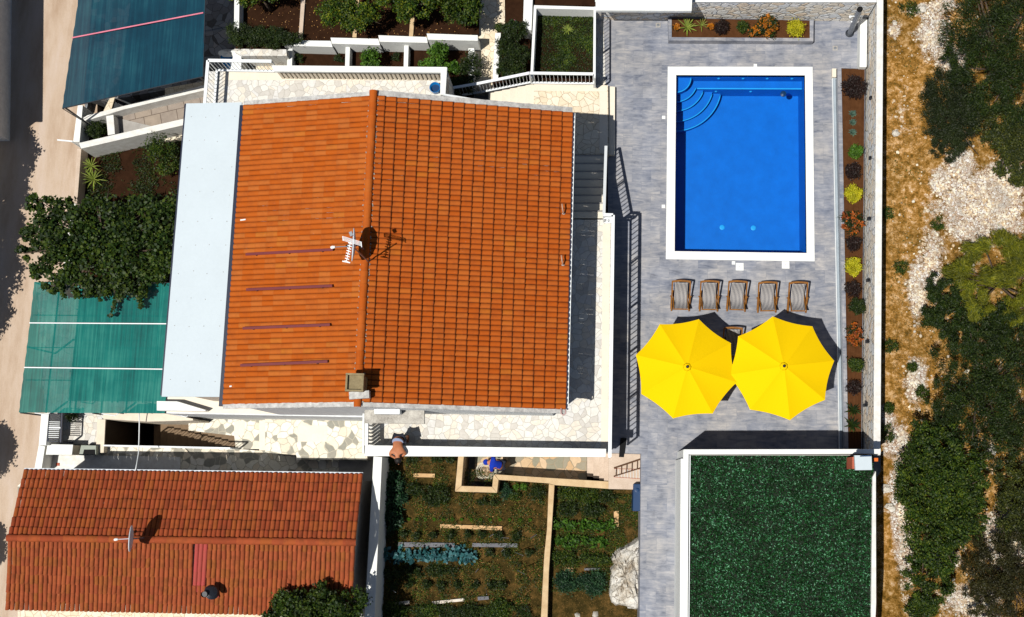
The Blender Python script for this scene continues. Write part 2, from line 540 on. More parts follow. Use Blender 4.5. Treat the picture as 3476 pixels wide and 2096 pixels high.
class MB:
    """collects faces given in world metres; build() links them as one mesh object"""

    def __init__(s):
        s.v = []
        s.f = []
        s.uv = None

    def add(s, vs, fs):
        k = len(s.v)
        s.v += [tuple(q) for q in vs]
        s.f += [tuple(i + k for i in f) for f in fs]
        return s

    def box(s, c, d, rz=0):
        c = Vector(c)
        R = Matrix.Rotation(rz, 3, 'Z')
        vs = [c + R @ Vector((x * d[0] / 2, y * d[1] / 2, z * d[2] / 2)) for x in (-1, 1) for y in (-1, 1) for z in (-1, 1)]
        return s.add(vs, [(0, 1, 3, 2), (4, 6, 7, 5), (0, 4, 5, 1), (2, 3, 7, 6), (0, 2, 6, 4), (1, 5, 7, 3)])

    def prism(s, pts, z0):
        """pts: world top points (own z); sides drop to z0"""
        n = len(pts)
        ar = sum(pts[i].x * pts[(i + 1) % n].y - pts[(i + 1) % n].x * pts[i].y for i in range(n))
        if ar < 0:
            pts = pts[::-1]
        vs = [tuple(p) for p in pts] + [(p.x, p.y, z0) for p in pts]
        fs = [tuple(range(n)), tuple(range(2 * n - 1, n - 1, -1))]
        fs += [(i, i + n, (i + 1) % n + n, (i + 1) % n) for i in range(n)]
        return s.add(vs, fs)

    def bar(s, p, q, w, h=None, up=Vector((0, 0, 1))):
        p, q = Vector(p), Vector(q)
        h = h or w
        d = (q - p).normalized()
        sd = d.cross(up)
        if sd.length < 1e-3:
            sd = d.cross(Vector((1, 0, 0)))
        sd.normalize()
        u = sd.cross(d)
        vs = [e + sd * (a * w / 2) + u * (b * h / 2) for e in (p, q) for a, b in ((-1, -1), (1, -1), (1, 1), (-1, 1))]
        return s.add(vs, [(0, 1, 2, 3), (7, 6, 5, 4), (0, 4, 5, 1), (1, 5, 6, 2), (2, 6, 7, 3), (3, 7, 4, 0)])

    def tube(s, pts, rad, n=8, cap=True):
        pts = [Vector(p) for p in pts]
        if not isinstance(rad, (list, tuple)):
            rad = [rad] * len(pts)
        k = len(s.v)
        prev = None
        for i, p in enumerate(pts):
            d = (pts[min(i + 1, len(pts) - 1)] - pts[max(i - 1, 0)]).normalized()
            a = prev - d * prev.dot(d) if prev is not None else d.orthogonal()
            a.normalize()
            prev = a
            b = d.cross(a)
            for j in range(n):
                t = 2 * math.pi * j / n
                s.v.append(tuple(p + (a * math.cos(t) + b * math.sin(t)) * rad[i]))
        for i in range(len(pts) - 1):
            for j in range(n):
                s.f.append((k + i * n + j, k + i * n + (j + 1) % n, k + (i + 1) * n + (j + 1) % n, k + (i + 1) * n + j))
        if cap:
            s.f.append(tuple(k + j for j in range(n))[::-1])
            s.f.append(tuple(k + (len(pts) - 1) * n + j for j in range(n)))
        return s

    def lathe(s, c, prof, n=20, axis=None):
        """prof: (radius, height) pairs about +Z or axis, at c"""
        c = Vector(c)
        q = Vector((0, 0, 1)).rotation_difference(Vector(axis)) if axis is not None else Quaternion()
        k = len(s.v)
        for r, z in prof:
            for j in range(n):
                t = 2 * math.pi * j / n
                s.v.append(tuple(c + q @ Vector((r * math.cos(t), r * math.sin(t), z))))
        for i in range(len(prof) - 1):
            for j in range(n):
                s.f.append((k + i * n + j, k + i * n + (j + 1) % n, k + (i + 1) * n + (j + 1) % n, k + (i + 1) * n + j))
        s.f.append(tuple(k + j for j in range(n))[::-1])
        s.f.append(tuple(k + (len(prof) - 1) * n + j for j in range(n)))
        return s

    def build(s, name, mat, parent=None, origin=None, smooth=False, bevel=0, recalc=True):
        a = np.array(s.v, dtype=float)
        if parent is not None:
            o0 = wloc(parent)
        elif origin is not None:
            o0 = Vector(origin)
        else:
            o0 = Vector(((a[:, 0].min() + a[:, 0].max()) / 2, (a[:, 1].min() + a[:, 1].max()) / 2, a[:, 2].min()))
        a = a - np.array(o0)
        me = bpy.data.meshes.new(name)
        me.from_pydata(a.tolist(), [], s.f)
        if recalc and len(s.f) < 30000:
            bm = bmesh.new()
            bm.from_mesh(me)
            bmesh.ops.recalc_face_normals(bm, faces=bm.faces)
            bm.to_mesh(me)
            bm.free()
        if smooth:
            me.polygons.foreach_set('use_smooth', [True] * len(me.polygons))
        me.materials.append(mat)
        o = bpy.data.objects.new(name, me)
        COL.objects.link(o)
        if parent is not None:
            o.parent = parent
        else:
            o.location = o0
        if bevel:
            m = o.modifiers.new('bevel', 'BEVEL')
            m.width = bevel
            m.segments = 2
            m.limit_method = 'ANGLE'
        return o


def kids(o):
    return [c for c in bpy.data.objects if c.parent == o]


def copy_tree(o, loc=None, parent=None, tree=None):
    c = o.copy()
    COL.objects.link(c)
    c.parent = parent
    if loc is not None:
        c.location = loc
    for ch in kids(o):
        copy_tree(ch, None, c)
    return c


def poly(name, pts, z, zb, mat, kind='structure', label=None, cat=None, group=None, parent=None, bevel=0):
    m = MB().prism([P(x, y, z) for x, y in pts], zb)
    o = m.build(name, mat, parent, bevel=bevel)
    if parent is None:
        tag(o, label, cat, group, kind if not label else None)
    return o


def wall(name, pts, z, h, mat, label, cat='wall', group=None, cap=None, bevel=.008):
    """a wall whose TOP outline in the photograph is pts; z = top height, h = drop"""
    m = MB().prism([P(x, y, z) for x, y in pts], z - h)
    o = m.build(name, mat, bevel=bevel)
    return tag(o, label, cat, group)


def flatgrid(name, pts, z, mat, n=1):
    pass


def fan_leaves(c, a, b, L, W):
    return None


def quads_obj(name, C, A, B, mat, parent=None, kind=None, origin=None):
    """one diamond leaf per row: centre C, half axes A (long) and B (short)"""
    n = len(C)
    V = np.empty((n, 4, 3))
    V[:, 0] = C - A
    V[:, 1] = C + B + A * .1
    V[:, 2] = C + A
    V[:, 3] = C - B + A * .1
    if parent is not None:
        o0 = np.array(wloc(parent))
    elif origin is not None:
        o0 = np.array(origin, dtype=float)
    else:
        o0 = np.array([C[:, 0].mean(), C[:, 1].mean(), C[:, 2].min()])
    V = (V - o0).reshape(-1, 3)
    me = bpy.data.meshes.new(name)
    me.vertices.add(4 * n)
    me.vertices.foreach_set('co', V.astype(np.float32).ravel())
    me.loops.add(4 * n)
    me.loops.foreach_set('vertex_index', np.arange(4 * n, dtype=np.int32))
    me.polygons.add(n)
    me.polygons.foreach_set('loop_start', np.arange(0, 4 * n, 4, dtype=np.int32))
    me.polygons.foreach_set('loop_total', np.full(n, 4, dtype=np.int32))
    me.update(calc_edges=True)
    me.materials.append(mat)
    o = bpy.data.objects.new(name, me)
    COL.objects.link(o)
    if parent is not None:
        o.parent = parent
    else:
        o.location = o0
    if kind:
        o['kind'] = kind
    return o


def unit(a):
    return a / np.maximum(np.linalg.norm(a, axis=1, keepdims=True), 1e-9)


def leaf_axes(n, size, aspect, up=.6, rng=NR, outward=None, long_dir=None):
    nr = rng.normal(size=(n, 3))
    nr[:, 2] = np.abs(nr[:, 2]) + up
    nr = unit(nr)
    r = rng.normal(size=(n, 3)) if long_dir is None else long_dir + rng.normal(size=(n, 3)) * .35
    a = unit(r - nr * (r * nr).sum(1, keepdims=True))
    b = np.cross(nr, a)
    sz = size * (0.6 + .8 * rng.random((n, 1)))
    return a * sz, b * sz * aspect


def crown_points(n, blobs, nclump=60, cr=.16, rng=NR, flat=.9):
    """leaf centres gathered in clumps over the shells of the ellipsoids in blobs"""
    vol = np.array([b[3] * b[4] * b[5] for b in blobs]) ** .67
    ids = rng.choice(len(blobs), nclump, p=vol / vol.sum())
    B = np.array([b[:6] for b in blobs], dtype=float)[ids]
    d = unit(rng.normal(size=(nclump, 3)))
    d[:, 2] = np.abs(d[:, 2]) * flat + (1 - flat) * d[:, 2]
    lows = rng.random(nclump) < .2
    d[lows, 2] *= -.6
    rr = .45 + .6 * rng.random((nclump, 1)) ** .6
    cc = B[:, :3] + d * B[:, 3:6] * rr
    k = rng.integers(0, nclump, n)
    mean_r = B[k][:, 3:6].mean(1, keepdims=True)
    off = rng.normal(size=(n, 3)) * cr * mean_r
    return cc[k] + off, d[k]


def tree(name, label, cat, c, blobs, n, leaf, mat, aspect=.5, nclump=120, cr=.13, up=.5, group=None, trunk_h=None, rng=NR, radial=False, ground=None):
    """c = base point; blobs are (dx, dy, dz, rx, ry, rz) from the base"""
    root = empty(name, c, label, cat, group)
    g_ = 1.06 if n >= 14000 and c.x > gx0 else 1.0
    bl = [(c.x + b[0], c.y + b[1], c.z + b[2], b[3] * g_, b[4] * g_, b[5] * g_) for b in blobs]
    if g_ > 1:
        nclump, n = int(nclump * 1.15), int(n * 1.25)
    C_, D_ = crown_points(n, bl, nclump, cr, rng)
    A_, B_ = leaf_axes(n, leaf, aspect, up, rng, long_dir=D_ if radial else None)
    if ground is not None:
        C_[:, 2] = np.maximum(C_[:, 2], ground + .03)
    quads_obj('crown' if trunk_h is None or trunk_h > .5 else 'foliage', C_, A_, B_, mat, root)
    t = MB()
    r0 = max(.02, .06 * max(b[3] for b in blobs))
    fork = c + Vector((0, 0, max(.1, min(b[2] - b[5] * .5 for b in blobs))))
    t.tube([c - Vector((0, 0, .1)), (c + fork) / 2 + Vector((r0 * .4, -r0 * .3, 0)), fork], [r0 * 1.2, r0, r0 * .8], 8)
    for b in bl:
        tip = Vector(b[:3])
        for q in range(3):
            e = tip + Vector((rng.normal() * b[3] * .45, rng.normal() * b[4] * .45, b[5] * .3))
            md = (fork + e) / 2 + Vector((rng.normal() * b[3] * .1, rng.normal() * b[4] * .1, b[5] * .1))
            t.tube([fork, md, e], [r0 * .7, r0 * .4, r0 * .12], 6)
    t.build('trunk' if trunk_h is None or trunk_h > .5 else 'stem', M['bark'], root, smooth=True)
    return root


def shrub(name, label, cat, px, py, z, r, mat, n=900, leaf=.035, h=.45, ry=None, up=.6, nclump=50, cr=.2, group=None, spiky=False, flowers=None, nf=0, aspect=.5):
    """a small plant whose middle shows at (px, py); r in metres"""
    ry = ry or r
    mid = P(px, py, z + h * .55)
    c = Vector((mid.x, mid.y, z))
    root = empty(name, c, label, cat, group)
    bl = [(c.x, c.y, z + h * .5, r * .9, ry * .9, h * .5)]
    C_, D_ = crown_points(n, bl, nclump, cr)
    C_[:, 2] = np.maximum(C_[:, 2], z + .02)
    A_, B_ = leaf_axes(n, leaf, aspect, up, long_dir=D_ * 2 if spiky else None)
    quads_obj('foliage', C_, A_, B_, mat, root)
    if flowers is not None:
        C_, D_ = crown_points(nf, bl, 26, .12)
        C_[:, 2] = np.maximum(C_[:, 2] + .05, z + .08)
        A_, B_ = leaf_axes(nf, .028, .9, 1.2)
        quads_obj('blossom', C_, A_, B_, flowers, root)
    t = MB()
    for k in range(4):
        a = k * 1.57 + .4
        t.tube([c - Vector((0, 0, .03)), c + Vector((math.cos(a) * r * .4, math.sin(a) * ry * .4, h * .5))], [.014, .005], 5)
    t.build('stem', M['bark'], root)
    return root


def rosette_mb(c, r, n, w, lift=.5, droop=.25, layers=3):
    m = MB()
    c = Vector(c)
    for k in range(n):
        a = 2.399963 * k + random.uniform(-.15, .15)
        e = lift * (1.15 - .75 * (k / n)) if layers else lift
        L = r * random.uniform(.82, 1.08) * (.65 + .35 * (1 - k / n * .6))
        el = math.radians(15 + 60 * (k / n))
        d = Vector((math.cos(a), math.sin(a), 0))
        s = Vector((-math.sin(a), math.cos(a), 0))
        pts = []
        for t in (0, .3, .65, 1):
            rad = L * t * math.cos(el * .8)
            zz = L * t * math.sin(el) * lift * 2 - droop * L * t * t
            pts.append(c + d * rad + Vector((0, 0, zz + .03)))
        ww = [w * .5, w, w * .75, .002]
        vs = []
        for p_, q_ in zip(pts, ww):
            vs += [p_ - s * q_ / 2, p_ + Vector((0, 0, -q_ * .25)), p_ + s * q_ / 2]
        fs = []
        for i in range(3):
            fs += [(i * 3, i * 3 + 1, i * 3 + 4, i * 3 + 3), (i * 3 + 1, i * 3 + 2, i * 3 + 5, i * 3 + 4)]
        m.add(vs, fs)
    return m


def rosette(name, label, cat, px, py, z, r, n, w, mat, lift=.5, droop=.25, group=None):
    c = P(px, py, z + r * .3)
    c.z = z
    o = rosette_mb(c, r, n, w, lift, droop).build(name, mat, origin=c, recalc=False)
    return tag(o, label, cat, group)


def railing(name, label, pts, zs, drop, mat, spacing=.12, post=1.4, rail=(.06, .035), bal=.014, cat='railing', postw=.045, group=None, gap=.08):
    """pts: top rail in the photograph; zs: its heights; drop: height of the railing"""
    W = [P(x, y, z) for (x, y), z in zip(pts, zs)]
    base = W[0] - Vector((0, 0, drop))
    root = empty(name, base, label, cat, group)
    top, bot = MB(), MB()
    zmin = .0
    bm_ = MB().box(base + Vector((0, 0, (drop + gap) / 2 - rail[1])), (bal, bal, drop - gap - rail[1]))
    first = None
    pm = MB().box(base + Vector((0, 0, (drop - rail[1]) / 2)), (postw, postw, drop - rail[1]))
    pfirst = None
    npost = 0
    for a, b in zip(W[:-1], W[1:]):
        top.bar(a, b, rail[0], rail[1])
        dz = Vector((0, 0, drop - gap))
        bot.bar(a - dz, b - dz, rail[0] * .7, rail[1] * .8)
        L = (b - a).length
        n = max(2, int(L / spacing))
        for i in range(1, n):
            p = a.lerp(b, i / n)
            if first is None:
                first = bm_.build('baluster', mat, root)
                first.location = p - W[0]
            else:
                c = first.copy()
                COL.objects.link(c)
                c.parent = root
                c.location = p - W[0]
        k = max(1, round(L / post))
        for i in range(k + 1):
            if i == 0 and a is not W[0]:
                continue
            p = a.lerp(b, i / k)
            if pfirst is None:
                pfirst = pm.build('post', mat, root)
                pfirst.location = p - W[0]
            else:
                c = pfirst.copy()
                COL.objects.link(c)
                c.parent = root
                c.location = p - W[0]
    top.build('top_rail', mat, root)
    bot.build('bottom_rail', mat, root)
    return root


def tile_slope(name, E0, E1, R0, R1, mat, parent, roll=.155, course=.335, amp=.042, step=.045, rows_jit=.006, wav=0, seed=1, skip=None):
    """barrel-tiled slope: eave E0-E1, ridge R0-R1; real rolls, each course lapping the one below"""
    rg = random.Random(seed)
    nr = max(2, round((E1 - E0).length / roll))
    nc = max(2, round(((R0 + R1) / 2 - (E0 + E1) / 2).length / course))
    nrm = (E1 - E0).cross(R0 - E0).normalized()
    if nrm.z < 0:
        nrm = -nrm
    sub = 6
    o0 = wloc(parent)
    V, F, UV = [], [], []
    ph = [rg.uniform(0, 6) for _ in range(nc)]
    for j in range(nc):
        va, vb = j / nc, (j + 1.12) / nc
        for i in range(nr):
            if skip and skip(i / nr, j / nc):
                continue
            dz = rg.uniform(-rows_jit, rows_jit)
            dv = rg.uniform(-.012, .012)
            tw = rg.uniform(-.004, .004)
            wv = wav * math.sin(i * .55 + ph[j]) if wav else 0
            k = len(V)
            for s_ in range(sub + 1):
                u = (i + s_ / sub) / nr
                prof = math.sin(math.pi * s_ / sub) ** .6
                hgt = amp * prof * 1.0
                uu = u + (wv / nr)
                pa = (E0.lerp(E1, uu)).lerp(R0.lerp(R1, uu), max(0, va + dv / nc))
                pb = (E0.lerp(E1, u)).lerp(R0.lerp(R1, u), min(1.0, vb))
                ta = pa + nrm * (hgt + step + dz + tw * (s_ - sub / 2))
                tb = pb + nrm * (hgt + dz * .3)
                la = pa + nrm * (hgt - .012)
                V += [la - o0, ta - o0, tb - o0]
            for s_ in range(sub):
                a = k + s_ * 3
                b = a + 3
                F.append((a, b, b + 1, a + 1))
                F.append((a + 1, b + 1, b + 2, a + 2))
                ua, ub = i + s_ / sub * .998 + .001, i + (s_ + 1) / sub * .998 + .001
                UV += [(ua, j + .001), (ub, j + .001), (ub, j + .002), (ua, j + .002)]
                UV += [(ua, j + .01), (ub, j + .01), (ub, j + .95), (ua, j + .95)]
    me = bpy.data.meshes.new(name)
    me.from_pydata([tuple(v) for v in V], [], F)
    uvl = me.uv_layers.new(name='UVMap')
    uvl.data.foreach_set('uv', np.array(UV, dtype=np.float32).ravel())
    me.materials.append(mat)
    o = bpy.data.objects.new(name, me)
    COL.objects.link(o)
    o.parent = parent
    return o


def ridge_tiles(name, A, B, mat, parent, L=.38, r=.11):
    n = max(2, round((B - A).length / L))
    m = MB()
    d = (B - A).normalized()
    sd = d.cross(Vector((0, 0, 1))).normalized()
    for i in range(n):
        p, q = A.lerp(B, i / n), A.lerp(B, (i + 1.08) / n)
        jz = random.uniform(-.006, .006)
        vs = []
        for e, rr in ((p, r * 1.1), (q, r * .93)):
            for k in range(9):
                t = math.pi * k / 8
                vs.append(e + sd * (math.cos(t) * rr) + Vector((0, 0, math.sin(t) * rr * .9 + jz)))
        fs = [(k, k + 1, k + 10, k + 9) for k in range(8)] + [tuple(range(9))]
        m.add(vs, fs)
    o = m.build(name, mat, parent)
    uvl = o.data.uv_layers.new(name='UVMap')
    uv = np.zeros((len(o.data.loops), 2), dtype=np.float32)
    for pl in o.data.polygons:
        for li in pl.loop_indices:
            uv[li] = (pl.index // 9 + .5, 77.5)
    uvl.data.foreach_set('uv', uv.ravel())
    return o


def ordn(k):
    return ['first', 'second', 'third', 'fourth', 'fifth', 'sixth', 'seventh', 'eighth', 'ninth', 'tenth', 'eleventh', 'twelfth',
            'thirteenth', 'fourteenth', 'fifteenth', 'sixteenth', 'seventeenth', 'eighteenth', 'nineteenth', 'twentieth'][k]

# ------------------------------------------------------------------ THE SETTING
ZR = -3.0     # road
ZG = -2.0     # vegetable garden
ZY = -2.6     # lower yard

g = MB().add([(-400, -400, -8.4), (400, -400, -8.4), (400, 400, -8.4), (-400, 400, -8.4)], [(0, 1, 2, 3)]).build('ground', M['soil'])
tag(g, kind='structure')
poly('road', [(-1500, -900), (330, -900), (330, 2700), (-1500, 2700)], ZR, -8.3, M['road'])

# pool deck with the hole for the pool
A0, A1, A2, A3 = P(2294, 255), P(2732, 258), P(2738, 860), P(2291, 854)
x0, x1 = (A0.x + A3.x) / 2, (A1.x + A2.x) / 2
y1, y0 = (A0.y + A1.y) / 2, (A2.y + A3.y) / 2
O0, O1, O2, O3 = P(2265, 227), P(2757, 229), P(2766, 889), P(2262, 880)
X0, X1 = (O0.x + O3.x) / 2, (O1.x + O2.x) / 2
Y1, Y0 = (O0.y + O1.y) / 2, (O2.y + O3.y) / 2


def dk(x, y):
    return P(x, y, 0)


dm = MB()
yS = dk(2176, 1541).y
WL = [dk(2022, -60), dk(2022, 290), dk(2058, 290), dk(2058, 1538), dk(2180, 1538), dk(2170, 2200)]
# west, north, east and south sheets round the pool
dm.prism([dk(2022, -60), Vector((X0, dk(0, -60).y + .3, 0)), Vector((X0, yS, 0)), Vector((dk(2070, 1541).x, yS, 0)), dk(2062, 500), dk(2060, 300), dk(2022, 290)], -2.5)
dm.prism([Vector((X0, dk(0, -60).y + .3, 0)), dk(2980, -60), Vector((dk(2980, -60).x, Y1, 0)), Vector((X0, Y1, 0))], -2.5)
dm.prism([Vector((X1, Y1, 0)), Vector((dk(2980, -60).x, Y1, 0)), Vector((dk(2990, 1600).x, Y0, 0)), Vector((X1, Y0, 0))], -2.5)
dm.prism([Vector((X0, Y0, 0)), Vector((dk(2990, 1600).x, Y0, 0)), dk(2990, 1600), dk(2600, 2200), dk(2170, 2200), Vector((dk(2176, 1541).x, yS, 0)), Vector((X0, yS, 0))], -2.5)
tag(dm.build('pool_deck', M['deck'], origin=(0, 0, -2.5)), kind='structure')

# pool
pool = empty('swimming_pool', ((x0 + x1) / 2, (y0 + y1) / 2, -1.3), 'rectangular swimming pool with bright blue liner, corner steps and white coping', 'pool')
DEP = 1.28
bs = MB()
bs.add([(x0, y0, 0), (x1, y0, 0), (x1, y1, 0), (x0, y1, 0), (x0, y0, -DEP), (x1, y0, -DEP), (x1, y1, -DEP), (x0, y1, -DEP)],
       [(0, 1, 5, 4), (1, 2, 6, 5), (2, 3, 7, 6), (3, 0, 4, 7), (4, 5, 6, 7)])
bs.build('basin', M['liner'], pool, recalc=False)
cp = MB()
cz = .02
for a, b, c, d in ((X0, X1, y1, Y1), (X0, X1, Y0, y0), (X0, x0, y0, y1), (x1, X1, y0, y1)):
    cp.prism([Vector((a, c, cz)), Vector((b, c, cz)), Vector((b, d, cz)), Vector((a, d, cz))], -.14)
cp.build('coping', M['white'], pool)
ly = P(2500, 302, -.55).y          # bench along the north side
bx = P(2366, 300, -.55).x
be = MB()
be.prism([Vector((x0 + .002, y1 - .002, -.55)), Vector((x1 - .002, y1 - .002, -.55)), Vector((x1 - .002, ly, -.55)), Vector((bx, ly, -.55)), Vector((x0 + .002, ly, -.55))], -DEP + .002)
bench_o = be.build('bench', M['liner'], pool)
nb = MB().box(((bx + x1) / 2, ly, -.545), (x1 - bx - .01, .045, .03))
nb.build('bench_edge', M['nosing'], bench_o, bevel=.01)
for k, (rp, zz) in enumerate(((2448, -1.05), (2421, -.89), (2391, -.73), (2366, -.551), (2345, -.25))):
    R = P(rp, 262, zz).x - x0
    arc = [Vector((x0 + .003 + R * math.cos(t), y1 - .003 - R * math.sin(t), zz)) for t in [i * math.pi / 2 / 24 for i in range(25)]]
    st = MB().prism([Vector((x0 + .003, y1 - .003, zz))] + arc[::-1], -DEP + .004 + k * .002)
    sto = st.build('step', M['liner'], pool)
    ns = MB()
    lo = 0 if k in (3, 4) else 2
    vs, fs = [], []
    pts = [p for p in arc if k == 4 or p.y < ly + .0 or k == 3 and p.y < ly + .05]
    if len(pts) > 2:
        ns.tube([p + Vector((0, 0, .008)) for p in pts], .022, 6)
        ns.build('step_edge', M['nosing'], sto, smooth=True)
for px_, py_ in ((2451, 773), (2557, 775)):
    c = P(px_, py_, -DEP)
    MB().lathe(c, [(.085, .003), (.085, .02), (.05, .03), (.04, .03)], 20).build('main_drain', M['nosing'], pool)
for px_ in (2440, 2523, 2605, 2689):
    c = P(px_, 262, -.25)
    MB().lathe((c.x, y1 - .004, -.28), [(.05, 0), (.05, .015), (.02, .03)], 14, axis=(0, -1, 0)).build('inlet_nozzle', M['nosing'], pool)
for px_ in (2431, 2549, 2661):
    c = P(px_, 306, -.75)
    MB().lathe((c.x, ly - .004, -.8), [(.05, 0), (.05, .015), (.02, .03)], 14, axis=(0, -1, 0)).build('inlet_nozzle', M['nosing'], pool)
wtr = MB().add([(x0 + .001, y0 + .001, -.10), (x1 - .001, y0 + .001, -.10), (x1 - .001, y1 - .001, -.10), (x0 + .001, y1 - .001, -.10)], [(0, 1, 2, 3)])
tag(wtr.build('water', M['water']), kind='structure')
c = P(2659, 319, -.08)
tag(MB().lathe((c.x, c.y, -.13), [(.05, 0), (.10, .02), (.10, .05), (.03, .08)], 16).build('pool_float', M['blue_tank'], bevel=.004), 'small dark round float in the pool beside the underwater bench', 'float')

# skimmer lids and white tiles set in the deck
lids = [((2253, 399), .11, 'small white square lid beside the pool steps'), ((2252, 701), .11, 'small white square lid halfway along the left coping'),
        ((2564, 223), .11, 'small white square lid touching the top coping'), ((2490, 893), .11, 'small white square lid under the bottom coping next to a larger one'),
        ((2511, 906), .25, 'large white square skimmer lid above the third deck chair'), ((2667, 900), .24, 'large white square skimmer lid above the fourth deck chair')]
for (a, b), s_, lb in lids:
    c = P(a, b, .012)
    rt = empty('skimmer_lid', (c.x, c.y, 0), lb, 'pool lid')
    MB().box((c.x, c.y, .009), (s_, s_, .016)).build('cover', M['white'], rt, bevel=.003)
    if s_ > .2:
        MB().lathe((c.x, c.y, .0175), [(.012, 0), (.012, .003)], 10).build('finger_hole', M['grey_cement'], rt)
for k, (a, b, lb) in enumerate(((2234, 86, 'round pale floor drain in the deck beside the long flower planter'), (2835, 164, 'round pale floor drain in the deck below the solar shower'))):
    c = P(a, b, .01)
    rt = empty('floor_drain', (c.x, c.y, 0), lb, 'drain')
    MB().box((c.x, c.y, .005), (.16, .16, .008)).build('frame', M['grey_cement'], rt)
    MB().lathe((c.x, c.y, .0095), [(.05, 0), (.05, .004), (.02, .006)], 16).build('grate', M['galv'], rt)

# ---- long flower planter by the north wall
ZP = .28


def tiled_planter(name, label, outer, inner, z):
    rt = empty(name, P(*outer[3], 0), label, 'planter')
    O = [P(x, y, z) for x, y in outer]
    I = [P(x, y, z) for x, y in inner]
    for k in range(4):
        a, b = O[k], O[(k + 1) % 4]
        c_, d_ = I[(k + 1) % 4], I[k]
        MB().prism([a, b, c_, d_], -.02).build('side_wall', M['deck'], rt)
    s_ = MB()
    n = 24
    base = [p - Vector((0, 0, .05)) for p in I]
    vs = []
    for i in range(n + 1):
        for j in range(9):
            p = base[0].lerp(base[1], i / n).lerp(base[3].lerp(base[2], i / n), j / 8)
            vs.append(p + Vector((0, 0, random.uniform(-.015, .02))))
    s_.add(vs, [(i * 9 + j, (i + 1) * 9 + j, (i + 1) * 9 + j + 1, i * 9 + j + 1) for i in range(n) for j in range(8)])
    s_.build('soil_fill', M['planter_soil'], rt, smooth=True)
    return rt


tiled_planter('flower_planter', 'long grey tiled planter of flowers under the top stone wall',
              [(2268, 60), (2762, 68), (2761, 141), (2270, 138)], [(2280, 61), (2749, 69), (2749, 130), (2280, 127)], ZP)
tiled_planter('border_planter', 'very long narrow planter with brown soil along the right boundary wall',
              [(2843, 231), (2937, 233), (2925, 1545), (2868, 1545)], [(2856, 232), (2936, 234), (2924, 1535), (2880, 1535)], .25)
ch = empty('drain_channel', P(2825, 262, 0), 'long grey metal edged channel running beside the right hand planter', 'channel')
for q, w_, h_, mt in ((2826, .02, .10, 'white_metal'), (2832, .09, .05, 'deck'), (2839, .02, .10, 'white_metal'), (2842, .05, .2, 'galv')):
    a, b = P(q, 266, h_), P(q + 24, 1530, h_)
    MB().prism([a - Vector((w_ / 2, 0, 0)), a + Vector((w_ / 2, 0, 0)), b + Vector((w_ / 2, 0, 0)), b - Vector((w_ / 2, 0, 0))], .003).build(
        {'white_metal': 'edge_strip', 'deck': 'channel_bed', 'galv': 'kerb'}[mt], M['steel_bed'] if mt == 'deck' else M[mt], ch)
wall('stone_block', [(2825, 233), (2839, 233), (2839, 262), (2825, 262)], .16, .15, M['beige_stone'], 'small beige stone block at the top end of the metal channel', 'block')

# ---- boundary walls round the pool deck
bw = empty('stone_boundary_wall', P(2975, 800, 0), 'long pale stone clad boundary wall along the right of the pool deck', 'wall')
zt = 1.5
inn, out = [(2975, 18), (2946, 1545)], [(2998, 0), (2989, 1545)]
m = MB().prism([P(2978, 14, zt), P(2986, 14, zt), P(2977, 1540, zt), P(2966, 1540, zt)], -.05)
m.build('stone_facing', M['wallclad'], bw)
# cap slabs
MB().prism([P(2977, -40, zt + .04), P(2999, -40, zt + .04), P(2989, 1546, zt + .04), P(2965, 1546, zt + .04)], zt + .002).build('coping', M['pale_cap'], bw, bevel=.01)
MB().prism([P(2981, -40, zt), P(2997, -40, zt), P(2987, 1544, zt), P(2970, 1544, zt)], -2).build('core', M['white'], bw)
nw = empty('stone_rear_wall', P(2500, 60, 0), 'long pale stone clad wall behind the flower planter at the top', 'wall')
MB().prism([P(2024, 4, zt), P(2975, 8, zt), P(2975, 0, zt), P(2024, -4, zt)], -.05).build('stone_facing', M['wallclad'], nw)
MB().prism([P(2020, 7, zt + .04), P(2976, 8, zt + .04), P(2976, -30, zt + .04), P(2020, -30, zt + .04)], zt + .002).build('coping', M['white'], nw, bevel=.01)
MB().prism([P(2024, 0, zt), P(2975, 2, zt), P(2975, -26, zt), P(2024, -26, zt)], -2).build('core', M['white'], nw)
wall('white_canopy_slab', [(2022, -60), (2352, -60), (2348, 37), (2022, 36)], 1.95, .16, M['white'], 'white flat canopy slab overhanging the top stone wall', 'canopy')
wall('white_bench_wall', [(2921, 63), (2944, 66), (2942, 228), (2918, 228)], .42, .42, M['white'], 'low white masonry bench below the solar shower', 'bench')
for k, (a, b, ax) in enumerate(((2957, 333, 0), (2955, 537, 0), (2950, 743, 0), (2947, 952, 0), (2944, 1160, 0), (2937, 1376, 0), (2624, 17, 1))):
    zz = .85
    c = P(a, b, zz)
    lb = ['wall light opposite the large dark shrub', 'wall light above the first green shrub', 'wall light between the yellow shrub and red flowers',
          'wall light beside the lower yellow shrub', 'wall light beside the umbrella shadow', 'wall light beside the lowest dark round shrub',
          'wall light above the long flower planter'][k]
    rt = empty('wall_light', c, 'small black square ' + lb, 'wall light', 'wall lights on the stone walls')
    MB().box(c, (.10, .10, .14)).build('housing', M['dark_metal'], rt, bevel=.006)
    MB().box(c + Vector((0, 0, .075)), (.07, .07, .008)).build('glass_lens', M['black'], rt)

